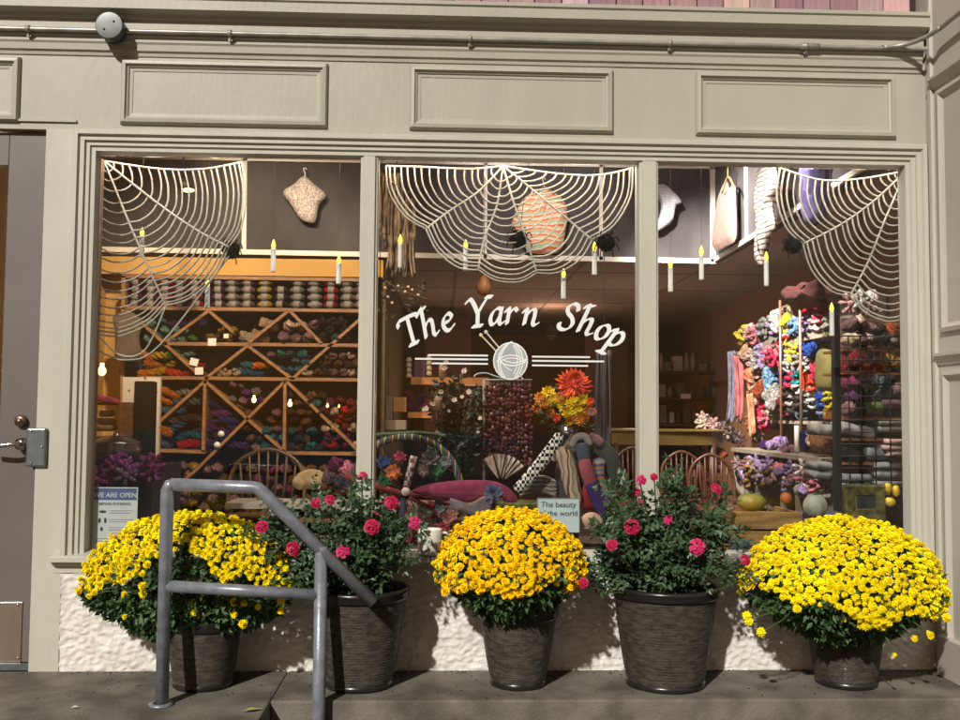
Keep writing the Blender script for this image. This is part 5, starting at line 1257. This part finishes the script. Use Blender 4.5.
# string garland with leaves on the dark wall at upper left of the middle window
T = thing('leaf_garland', PT(395, 285, 2.6), 'faint leafy garland with tiny pale blossoms left of the shop name', 'garland'); q = random.Random(41); lf = MB(); b = MB()
for i in range(60):
    p = PT(q.uniform(379, 432), q.uniform(280, 318), 2.6+q.uniform(-.1, .1)); leafmb(lf, p, rvec(q), rvec(q), .05, .025)
for x, y in ((385, 288), (398, 286), (405, 292), (418, 295), (392, 303), (408, 287), (412, 290), (388, 297)): b.blob(PT(x, y, 2.5), .011, 7, 5, .5)
lf.build('leaves', mat('olive_leaf', (.07, .06, .025), .7), T); b.build('blossoms', BLO, T)
b = MB(); b.tube(cr([PT(379, 276, 2.6), PT(400, 290, 2.6), PT(430, 300, 2.6)], 5), .006, 5); b.tube([PT(380, 277, 2.6), (PT(380, 277, 2.6).x, 2.6, 3.6)], .003, 4); b.build('cord', DARKW, T)
# tall brown cupboard silhouettes in the back room
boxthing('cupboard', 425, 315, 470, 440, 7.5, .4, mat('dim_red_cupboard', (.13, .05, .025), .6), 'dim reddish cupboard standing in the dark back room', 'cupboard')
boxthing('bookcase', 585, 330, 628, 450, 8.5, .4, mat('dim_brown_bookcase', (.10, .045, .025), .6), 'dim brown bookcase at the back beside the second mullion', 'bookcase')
p = PT(484, 287, 3.2); b = MB(); b.lathe([(.001, .10), (.03, .07), (.06, .0), (.05, -.05), (.001, -.07)], p, 16); b.tube([p+Vector((0, 0, .1)), (p.x, p.y, 3.6)], .004, 5); tag(b.build('hanging_ornament', mat('copper_ornament', (.3, .12, .04), .5)), 'small copper ornament hanging below the middle web', 'ornament')

# ------------------------------------------------------------------ table and chairs in the right window
Yt = 3.0
a, c = PT(600, 436, Yt), PT(738, 436, Yt); zt = PT(670, 430, Yt).z; cx = (a.x+c.x)/2; rx = (c.x-a.x)/2
T = thing('oval_table', (cx, Yt+.35, .08), 'olive brown oval table seen behind the second mullion', 'table')
b = MB(); b.lathe([(.001, -.02), (.93, -.02), (1, -.015), (1, 0), (.001, .001)], (cx, Yt+.35, zt), 48, sx=rx, sy=.36); b.build('tabletop', TABLEM, T)
b = MB(); b.lathe([(.96, -.115), (.97, -.02)], (cx, Yt+.35, zt), 48, sx=rx, sy=.35); b.build('apron', TABLEM, T)
for i, j in ((-1, -1), (1, -1), (1, 1), (-1, 1)): b = MB(); b.tube([(cx+i*rx*.7, Yt+.35+j*.2, zt-.1), (cx+i*rx*.72, Yt+.35+j*.2, .08)], [.03, .022], 10); b.build('leg', DARKW, T)
REDW = mat('red_brown_wood', (.13, .045, .02), .4, var=.3, vscale=8, stretch=(1, 1, 6))
chair(634, 448, 2.4, 42, 'red brown windsor chair glimpsed left of the second mullion', REDW)
chair(683, 452, 2.5, 44, 'red brown windsor chair pushed to the table just right of the second mullion', REDW)
chair(712, 455, 2.1, 46, 'red brown windsor chair closest to the cubby shelf', REDW)
q = random.Random(77)
for i in range(16):
    x, y = q.uniform(664, 730), q.uniform(452, 492); k = q.choice(('mauve', 'burg', 'cream', 'rust', 'plum', 'blush')); skein(q.choice((1, 4)), PT(x, y, 3.3), C[k], '%s yarn hank behind the windsor chairs under the table' % cn(k), 'hanks stored under the table', 1.0, None, 'yarn_hank')
# far shelving in the dark
T = thing('far_shelving', PT(690, 410, 7.5), 'dim open shelving far back in the right window', 'shelf rack')
for y in (372, 398, 424): a, c = PT(658, y, 7.5), PT(722, y+2, 7.5); b = MB(); b.box((a.x, 7.5, c.z), (c.x, 7.8, a.z)); b.build('shelf_board', DARKW, T)
q = random.Random(55)
for row, yy in enumerate((371, 397, 423)):
    x = 661
    while x < 720:
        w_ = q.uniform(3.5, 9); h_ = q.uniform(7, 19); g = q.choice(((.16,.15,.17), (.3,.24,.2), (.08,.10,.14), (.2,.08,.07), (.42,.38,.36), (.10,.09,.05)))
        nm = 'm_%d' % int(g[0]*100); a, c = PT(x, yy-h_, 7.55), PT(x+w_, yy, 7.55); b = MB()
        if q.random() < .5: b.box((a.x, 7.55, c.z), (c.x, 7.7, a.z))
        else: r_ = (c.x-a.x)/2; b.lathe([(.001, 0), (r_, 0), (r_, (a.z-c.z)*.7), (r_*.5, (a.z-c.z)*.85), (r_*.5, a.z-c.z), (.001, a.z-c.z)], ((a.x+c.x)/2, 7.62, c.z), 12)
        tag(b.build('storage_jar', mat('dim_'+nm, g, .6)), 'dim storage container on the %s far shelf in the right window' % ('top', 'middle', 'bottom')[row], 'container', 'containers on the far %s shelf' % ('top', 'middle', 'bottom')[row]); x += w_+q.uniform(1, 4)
p = PT(685, 397, 7.3); b = MB(); b.box((p.x-.05, 7.3, p.z-.02), (p.x+.07, 7.31, p.z+.04)); tag(b.build('small_card', WPAPER), 'small pinkish white card glowing on the far shelving', 'card')

# ------------------------------------------------------------------ bright yarn display on the right wall
XR = 2.80
D_ = thing('yarn_display', (XR+.1, 4.0, .08), 'grey wall display with pegs and ledges for bright yarn in the right window', 'shelf rack')
def ySpan(x0, x1, X): return PX(x0, 400, X).y, PX(x1, 400, X).y
ya, yb_ = ySpan(738, 850, XR)
def XRat(y): return XR+.0*y
for i, yy in enumerate((346, 371, 395, 424)):
    z = PX(790, yy-2, XR+.05).z; b = MB(); b.box((XR-.03, yb_-.1, z-.012), (XR+.22, ya, z+.012)); b.build('shelf_board', GREYW, D_)
b = MB(); zt_ = PX(790, 312, XR).z; zb_ = PX(790, 432, XR).z; b.box((XR+.2, yb_-.1, zb_), (XR+.22, ya, zt_)); b.build('back_panel', mat('display_back', (.30, .25, .21), .8), D_)
for x, y0, y1 in ((781, 300, 440), (801, 290, 440)):
    p = PX(x, 400, XR-.12); b = MB(); b.tube([(p.x, p.y, PX(x, y1, XR-.12).z), (p.x, p.y, PX(x, y0, XR-.12).z)], .011, 8); b.build('copper_pole', mat('copper_pole', (.5, .28, .2), .35, .7), D_)
CL = [(741,338,'gold'),(743,333,'lemon'),(750,333,'blush'),(753,336,'pink'),(759,331,'lilac'),(764,327,'ltgrey'),(769,324,'white'),(773,328,'lilac'),(777,320,'white'),(785,317,'cream'),(788,323,'lemon'),(787,328,'white'),(795,326,'sky'),(800,325,'sky'),(806,324,'lilac'),(803,318,'red'),(811,318,'hot'),(816,322,'blush'),(821,306,'red'),(821,315,'hot'),(829,325,'ltgrey'),(828,332,'sage'),
      (746,352,'peach'),(750,358,'blush'),(757,361,'ltgrey'),(759,353,'lilac'),(764,360,'lilac'),(767,356,'pink'),(772,359,'hot'),(775,352,'pink'),(779,350,'hot'),(786,346,'red'),(784,355,'ltgrey'),(790,350,'lemon'),(794,355,'lemon'),(797,348,'sage'),(803,352,'navy'),(810,348,'cobalt'),(812,354,'navy'),(788,362,'white'),(790,368,'cream'),(808,365,'white'),(798,362,'ltgrey'),
      (751,378,'coral'),(755,384,'peach'),(759,374,'peach'),(762,381,'coral'),(758,391,'rust'),(753,396,'coral'),(770,377,'sky'),(773,385,'sky'),(772,392,'ltgrey'),(784,376,'navy'),(786,384,'red'),(790,380,'hot'),(797,378,'aqua'),(799,386,'white'),(807,382,'redor'),(812,376,'red'),(811,386,'redor'),(815,370,'hot'),(810,395,'ltgrey'),(812,400,'white'),(790,394,'dark'),
      (758,414,'hot'),(763,408,'hot'),(765,417,'pink'),(755,408,'cream'),(762,421,'hot'),(770,410,'cream'),(775,400,'ltgrey'),(784,404,'burg'),(788,411,'plum'),(796,405,'dark'),(802,412,'slate'),(790,399,'white'),(821,402,'cobalt'),(822,410,'sky'),(820,396,'cobalt'),(829,400,'lemon'),(831,407,'gold'),(830,413,'coral'),(752,428,'coral'),(756,434,'peach'),(750,420,'coral')]
rown = lambda y: 'top' if y < 342 else 'second' if y < 369 else 'third' if y < 398 else 'lowest'
q = random.Random(88)
for x, y, k in CL:
    for j in range(1 if x > 816 else 2):
        p = PX(x+q.uniform(-2.5, 2.5)*(j > 0), y+q.uniform(-2.5, 2.5)*(j > 0), XR-.02+q.uniform(-.06, .05))
        skein(4 if q.random() < .75 else 3, p, C[k], '%s yarn hank on the %s row of the bright wall display' % (cn(k), rown(y)), 'bright hanks crowded on the wall display', 1.2 if x < 790 else 1.05, (q.uniform(-.4, .4), q.uniform(0, 3), q.uniform(.2, 1.2)), 'yarn_hank')
def xp(nm, pts, X, th, m_, lab, cat, seed=0, wr=.4):
    P = cr([PX(x, y, X) for x, y in pts], 3, True); b = MB(); puff(b, P, 0, th, Vector((-1, -.3, 0)).normalized(), wr, seed=seed); return tag(b.build(nm, m_), lab, cat)
def strand_scarf(nm, pts, wpx, X, n, m_, lab, seed):
    q = random.Random(seed); b = MB()
    for i in range(n):
        f = (i+.5)/n-.5; P = cr([PX(x+f*wpx+q.uniform(-.7, .7), y+q.uniform(-1, 1)+(j == len(pts)-1)*q.uniform(-4, 4), X+q.uniform(-.02, .02)) for j, (x, y) in enumerate(pts)], 4)
        s_ = (P[0]-CP).length/F; b.tube(P, wpx/n*.72*s_, 7, flat=.8)
    return tag(b.build(nm, m_), lab, 'scarf')
strand_scarf('hanging_scarf', [(738, 355), (739, 375), (740, 400), (739, 419)], 8, 2.72, 4, mat('salmon_knit', (.5, .13, .14), .9, bump=.8, var=.4, vscale=12), 'salmon pink long scarf at the left end of the bright yarn display', 1)
strand_scarf('hanging_scarf', [(731, 351), (732, 375), (732, 400), (730, 422)], 8, 2.74, 4, mat('grey_blue_knit', (.22, .20, .28), .9, bump=.8, var=.4, vscale=12), 'grey blue long scarf left of the salmon scarf', 2)
strand_scarf('peach_scarf', [(750, 394), (751, 412), (753, 433)], 6, 2.66, 3, mat('peach_knit', (.62, .27, .14), .9, bump=.8, var=.4, vscale=14), 'peach knitted scarf hanging below the coral hanks', 3)
if 0: xp('hanging_scarf', [(735, 355), (741, 354), (743, 375), (744, 400), (742, 418), (737, 416), (735, 390)], 2.72, .04, mat('salmon_knit', (.55, .16, .16), .9, bump=.8), 'salmon pink long scarf at the left end of the bright yarn display', 'scarf', 1)
if 0: xp('hanging_scarf', [(728, 352), (735, 350), (737, 372), (737, 405), (734, 424), (728, 420), (728, 385)], 2.74, .04, mat('grey_blue_knit', (.22, .20, .28), .9, bump=.8), 'grey blue long scarf left of the salmon scarf', 'scarf', 2)
if 0: xp('peach_scarf', [(748, 395), (752, 392), (754, 412), (757, 432), (750, 436), (749, 416)], 2.66, .03, mat('peach_knit', (.62, .27, .14), .9, bump=.8), 'peach knitted scarf hanging below the coral hanks', 'scarf', 3)
xp('olive_bag', [(819, 352), (830, 350), (834, 354), (834, 388), (826, 391), (819, 388)], 2.6, .05, mat('olive_canvas', (.24, .22, .07), .85, bump=.5), 'olive canvas bag hanging beside the black post', 'bag', 4, .1)
xp('red_valance', [(783, 292), (790, 286), (797, 288), (804, 282), (812, 284), (820, 279), (830, 284), (832, 294), (820, 299), (808, 296), (795, 301), (785, 298)], 2.62, .05, mat('dark_red_felt', (.06, .006, .008), .9), 'dark red felt cluster hanging over the bright yarn display', 'felt decoration', 5, .6)
for i in range(22):
    x = q.uniform(700, 742); y = 421+(x-700)*.42+q.uniform(-5, 5); k = q.choice(('white', 'ltgrey', 'blush', 'cream', 'dark', 'mauve'))
    skein(4, PT(x, y, 4.4), C[k], '%s hank in the pale heap at the end of the oval table' % cn(k), 'pale hanks heaped beyond the oval table', .9, None, 'yarn_hank')
# cubby shelf
XC = 2.45; CB = thing('cubby_shelf', (XC+.1, 3, .08), 'low grey wooden cubby shelf with upright dividers below the bright yarn', 'cubby shelf')
zt_ = PX(735, 449, XC).z; y_l, y_r = PX(733, 450, XC).y, PX(828, 460, XC).y
b = MB(); b.box((XC-.02, y_r, zt_-.02), (XC+.22, y_l, zt_+.01)); b.build('top_board', GREYW, CB)
b = MB(); b.box((XC, y_r, zt_-.42), (XC+.20, y_l, zt_-.40)); b.build('bottom_board', GREYW, CB)
b = MB(); b.box((XC+.20, y_r, .08), (XC+.22, y_l, zt_-.02)); b.build('back_panel', mat('cubby_back', (.12, .09, .07), .8), CB)
for x in (734, 744, 755, 767, 780, 795, 812, 827):
    y_ = PX(x, 450, XC).y; b = MB(); b.box((XC, y_-.008, .1), (XC+.20, y_+.008, zt_-.02)); b.build('divider', GREYW, CB)
for i in range(56):
    x = q.uniform(738, 826); f = (x-742)/94; y = 463+f*14+q.uniform(-4, 18+6*f); k = q.choice(('blush', 'lilac', 'mauve', 'cream', 'white', 'pink')) if x > 775 else q.choice(('mauve', 'cream', 'gold', 'lilac', 'plum'))
    skein(q.choice((1, 4)), PX(x, y, XC-.03+q.uniform(-.02, .06)), C[k], '%s hank stuffed in the %s part of the grey cubby shelf' % (cn(k), 'left' if x < 775 else 'right'), 'pastel hanks in the cubby shelf', .95, None, 'yarn_hank')
def sits(nm, x, y, w_, h_, X, m_, lab, cat, prof=None, Y=None):
    p = PX(x, y, X) if Y is None else PT(x, y, Y); s_ = (p-CP).dot(fw)/F; b = MB(); r_ = w_/2*s_; hh = h_*s_
    b.lathe([(k*r_ if k else .001, z*hh) for k, z in (prof or [(0, 0), (.85, 0), (.95, .5), (1, .96), (.96, 1), (.88, .9), (0, .8)])], p, 24); return tag(b.build(nm, m_), lab, cat)
WICK = mat('brown_wicker', (.22, .09, .03), .7, bump=1, bscale=60, var=.5, vscale=40)
sits('wicker_basket', 821, 452, 23, 19, 2.52, WICK, 'brown wicker basket on the cubby shelf left of the black post', 'basket')
sits('white_candle', 797, 452, 5, 26, 2.52, WAX, 'thick pinkish white candle standing on the cubby shelf', 'candle', [(0, 0), (1, 0), (1, 1), (.8, 1.02), (0, .98)])
for i, (x, y, k) in enumerate(((768, 445, 'violet'), (775, 443, 'lilac'), (783, 446, 'lilac'), (790, 450, 'mauve'), (806, 440, 'navy'), (812, 436, 'cream'), (820, 438, 'blush'))):
    skein(3, PX(x, y, 2.55), C[k], '%s yarn bundle lying on top of the cubby shelf' % cn(k), 'bundles on top of the cubby shelf', .85)

# ------------------------------------------------------------------ black grid stand with folded knits
YGd = 1.30
G = thing('grid_stand', PT(838, 505, YGd), 'black wire grid stand with a thick square post at the right of the window', 'display stand')
a, c = PT(834, 303, YGd), PT(842.5, 515, YGd); b = MB(); b.box((a.x, YGd, .08), (c.x, YGd+.05, PT(838, 303, YGd).z)); b.build('post', BLKM, G)
for x in (849, 861, 875, 890, 905):
    p = PT(x, 400, YGd); b = MB(); b.tube([(p.x, YGd, PT(x, 515, YGd).z), (p.x, YGd, PT(x, 335, YGd).z)], .0042, 6); b.build('upright_wire', BLKM, G)
for y in range(336, 515, 12):
    p, q_ = PT(840, y, YGd-.006), PT(911, y+.6, YGd-.006); b = MB(); b.tube([p, q_], .0036, 6); b.build('cross_wire', BLKM, G)
def fold(nm, x0, y0, x1, y1, Y, m_, lab, n=2, cat='folded knit', tilt=0):
    a, c = PT(x0, y0, Y), PT(x1, y1, Y); T = thing(nm, ((a.x+c.x)/2, Y, c.z), lab, cat); hh = (a.z-c.z)/n; q = random.Random(int(x0+y0))
    for i in range(n):
        b = MB(); z = c.z+hh*(i+.5); xa, xb = a.x+q.uniform(0, .02), c.x-q.uniform(0, .02); P = []; k = 10
        sec = [(Y+.02, -hh*.45), (Y, -hh*.2), (Y-.005, hh*.1), (Y+.015, hh*.45), (Y+.2, hh*.45), (Y+.2, -hh*.45)]
        v = []
        for j in range(k+1):
            x = xa+(xb-xa)*j/k
            for yy, zz in sec: v.append((x, yy+.006*noise.noise(Vector((x*12, i, 1))), z+zz+tilt*(j/k-.5)+.006*noise.noise(Vector((x*15, i*3, yy*5)))))
        m = len(sec); f = [(j*m+e, j*m+(e+1) % m, (j+1)*m+(e+1) % m, (j+1)*m+e) for j in range(k) for e in range(m)]+[tuple(range(m-1, -1, -1)), tuple(k*m+e for e in range(m))]
        b.add(v, f, 0, True); b.build('layer', m_, T)
kn = lambda n, c_: mat(n, c_, .9, bump=.8, bscale=110, kind='wave', var=.25, vscale=18)
fold('folded_sweater', 842, 494-20, 872, 492, 1.55, kn('steel_knit', (.2, .21, .23)), 'steel grey folded sweaters at the foot of the grid', 2)
fold('folded_sweater', 874, 462, 906, 488, 1.55, kn('silver_knit', (.30, .31, .33)), 'silver grey folded sweaters low in the right corner', 3)
fold('folded_sweater', 866, 447, 906, 461, 1.56, kn('blue_grey_knit2', (.17, .20, .24)), 'blue grey folded sweater above the silver ones', 1)
fold('folded_sweater', 843, 424, 876, 437, 1.56, kn('pale_grey_knit', (.36, .36, .35)), 'pale grey slanting folded sweater beside the black post', 1, tilt=-.04)
fold('folded_sweater', 878, 419, 907, 433, 1.56, kn('ash_knit', (.26, .27, .25)), 'ash grey folded sweaters under the green one', 2)
fold('folded_sweater', 860, 401, 884, 415, 1.57, kn('moss_knit', (.12, .2, .03)), 'moss green folded sweater behind the wire grid', 1)
fold('folded_shirt', 886, 439, 907, 457, 1.5, kn('shell_knit', (.62, .42, .38)), 'shell pink and white folded tops stacked in the right corner', 3)
fold('folded_shawl', 882, 399, 906, 409, 1.57, kn('wine_knit', (.16, .08, .13)), 'dusky purple folded shawl next to the green sweater', 1)
fold('folded_shawl', 843, 448, 864, 462, 1.55, BLACK, 'black folded shawl just right of the post', 1, tilt=-.03)
fold('grey_throw', 817, 424, 834, 436, 1.62, kn('pale_throw', (.34, .33, .30)), 'pale grey throw folded left of the black post', 1)
fold('grey_throw', 815, 462, 834, 480, 1.62, kn('mid_throw', (.24, .24, .25)), 'mid grey throws stacked left of the black post', 2)
T = thing('knit_shelves', PT(875, 440, 2.1), 'red brown shelves behind the wire grid holding folded knits', 'shelf rack')
for y in (349, 372, 417, 438, 462, 492): a, c = PT(842, y, 1.6), PT(912, y+3, 1.6); b = MB(); b.box((a.x, 1.58, c.z), (c.x+.1, 1.9, a.z)); b.build('shelf_board', mat('rust_wood', (.2, .065, .025), .6, var=.3, vscale=9), T)
b = MB(); a, c = PT(842, 318, 1.9), PT(925, 500, 1.9); b.box((a.x, 1.9, .08), (c.x, 1.93, a.z)); b.build('back_panel', mat('dark_rust_panel', (.09, .04, .025), .8), T)
for i, (x, y, k, kd, sc) in enumerate(((849,304,'blush',4,1),(860,302,'white',4,1.1),(866,306,'blush',4,1),(873,303,'white',3,1),(850,326,'mauve',1,1.1),(858,322,'blush',1,1),(866,328,'mauve',1,1),(850,339,'cream',1,1),(859,340,'mauve',1,1.1),(868,338,'blush',1,1),(876,330,'dark',1,1.1),(886,342,'grey',1,1),(896,334,'rust',3,1.2),(900,342,'rust',3,1),(880,346,'ltgrey',5,.9),
        (850,366,'burg',3,1.3),(861,362,'burg',3,1.3),(868,368,'rust',3,1.2),(856,357,'blush',4,.8),(885,364,'gold',3,1.2),(893,362,'gold',1,1),(901,366,'mauve',1,1),(848,384,'plum',1,1.1),(854,390,'cream',4,.8),(852,397,'purple',1,1.1),(866,388,'dark',3,1.3),(877,390,'slate',3,1.3),(888,388,'slate',5,1),(898,390,'mauve',1,1.1),(849,409,'mauve',1,1.1),(858,411,'dark',1,1))):
    skein(kd, PT(x, y, 1.62), C[k], '%s yarn %s behind the black wire grid, %s' % (cn(k), 'bundle' if kd == 3 else 'hank', 'above the shelves' if y < 312 else 'upper shelf' if y < 348 else 'middle shelf' if y < 372 else 'lower shelf'), 'hanks behind the wire grid', sc, None, 'yarn_hank')

# platform things in the right window
a, c = PT(724, 512, .5), PT(803, 545, .5); T = thing('wooden_crate', ((a.x+c.x)/2, .6, ZP), 'golden pine crate of wide boards behind the rose bush', 'crate')
for i in range(3):
    z1_ = a.z-(a.z-c.z)/2*i; b = MB(); b.box((a.x, .5, z1_-.095), (c.x, .52, z1_)); b.build('front_board', OAK, T, bevel=.003)
for x in (a.x, c.x-.02): b = MB(); b.box((x, .521, c.z), (x+.02, .85, a.z-.004)); b.build('side_board', OAK, T)
b = MB(); b.box((a.x+.021, .522, a.z-.05), (c.x-.021, .85, a.z-.03)); b.build('lid_board', OAK, T)
def gourd(x, y, w_, h_, Y, m_, lab, ribs=9, stem=True, cat='gourd'):
    p = PT(x, y, Y); s_ = mpp(Y); b = MB(); v = []; nu, nv = 36, 14; T = thing('gourd', p, lab, cat)
    for i in range(nv+1):
        ph = math.pi*i/nv
        for j in range(nu):
            t = 2*math.pi*j/nu; k = (1-.07*abs(math.cos(ribs*t/2))*math.sin(ph)); rr = math.sin(ph)*k; v.append(p+Vector((rr*math.cos(t)*w_/2*s_, rr*math.sin(t)*w_/2*s_*.85, math.cos(ph)*h_/2*s_-(.15*h_*s_*max(0, 1-ph*2.2) if ph < .45 else 0))))
    b.add(v, [(i*nu+j, (i+1)*nu+j, (i+1)*nu+(j+1) % nu, i*nu+(j+1) % nu) for i in range(nv) for j in range(nu)], 0, True); b.build('body', m_, T)
    if stem: b = MB(); b.tube([p+Vector((0, 0, h_*s_*.36)), p+Vector((.004, 0, h_*s_*.55))], [.007, .005], 7); b.build('stem', STEM, T)
gourd(751, 502, 30, 19, .62, mat('green_gourd', (.10, .19, .04), .5, col2=(.35, .22, .03), vscale=6, var=.3), 'green ribbed gourd lying on the pine crate')
gourd(815, 506, 25, 25, .55, mat('pale_gourd', (.36, .36, .29), .7, var=.25, vscale=20, bump=.5), 'round pale grey felt gourd just above the lemon flowers', 7)
gourd(786, 498, 12, 12, .6, mat('orange_gourd', (.42, .10, .02), .6), 'small orange gourd between the crate and the pale one', 7)
gourd(888, 488, 8, 11, .75, mat('yellow_gourd', (.65, .42, .02), .5), 'upper left of the small yellow gourds by the green frame', 6)
gourd(896, 491, 8, 12, .75, MATS['yellow_gourd'], 'upper right of the small yellow gourds by the green frame', 6)
gourd(890, 502, 11, 10, .75, MATS['yellow_gourd'], 'lowest small yellow gourd by the green frame', 6)
sits('blue_bowl', 739, 553, 22, 13, 0, mat('slate_bowl', (.06, .10, .13), .3), 'slate blue bowl behind the rose bush at the right', 'bowl', None, .4)
for i, (x, y, k) in enumerate(((727, 510, 'cream'), (726, 516, 'peach'))):
    skein(3, PT(x, y, .45), C[k], '%s yarn bundle beside the pine crate' % cn(k), 'yarn bundles around the pine crate', .45)
a, c = PT(845, 485, .6), PT(886, 521, .6); T = thing('picture_frame', ((a.x+c.x)/2, .6, c.z), 'green gold wide picture frame with a small dark picture', 'picture frame')
FRM = mat('green_gold_frame', (.13, .12, .025), .5, var=.5, vscale=30, bump=.6, bscale=60)
b = MB(); moulding(b, a.x, c.x, c.z, a.z, [(0, -.03), (0, .0), (.008, .01), (.05, .004), (.056, -.006)], True, .6); b.build('frame', FRM, T)
b = MB(); b.box((a.x+.05, .606, c.z+.05), (c.x-.05, .612, a.z-.05)); b.build('mat_board', mat('olive_mat', (.16, .15, .05), .7), T)
a2, c2 = PT(857, 496, .6), PT(876, 508, .6); b = MB(); b.box((a2.x, .600, c2.z), (c2.x, .605, a2.z)); b.build('picture', mat('dark_picture', (.03, .035, .045), .3), T)
b = MB(); b.box((a.x, .63, ZP), (c.x, .66, c.z)); b.build('prop', DARKW, T)
b = MB(); a, c = PT(830, 520, .45), PT(915, 545, .45); b.box((a.x, .4, ZP), (XGR, .9, a.z)); tag(b.build('blue_drape', mat('indigo_cloth', (.035, .03, .07), .9, bump=.6)), 'indigo cloth covering the platform below the picture frame', 'cloth')
# gold lit view behind the door glass
b = MB(); b.box((-3.6, 1.2, .08), (-2.08, 1.25, 3)); b.box((-2.1, .26, .08), (-2.07, 1.2, 3)); struct('entry_wall', b, OCHRE)
point('entry_lamp', (-2.35, .6, 2.1), 26, (1, .7, .35))
for i, y in enumerate((365, 262, 214)):
    p = PT(2, y, 1.16); b = MB(); b.box((p.x-.09, 1.17, p.z-.1), (p.x+.004, 1.199, p.z+.1)); b.box((p.x-.08, 1.165, p.z-.09), (p.x-.006, 1.169, p.z+.09)); tag(b.build('framed_card', RACKW), 'framed card on the ochre entry wall, %s of three' % ('lowest', 'middle', 'topmost')[i], 'framed card')
print('skeins', NSK[0])
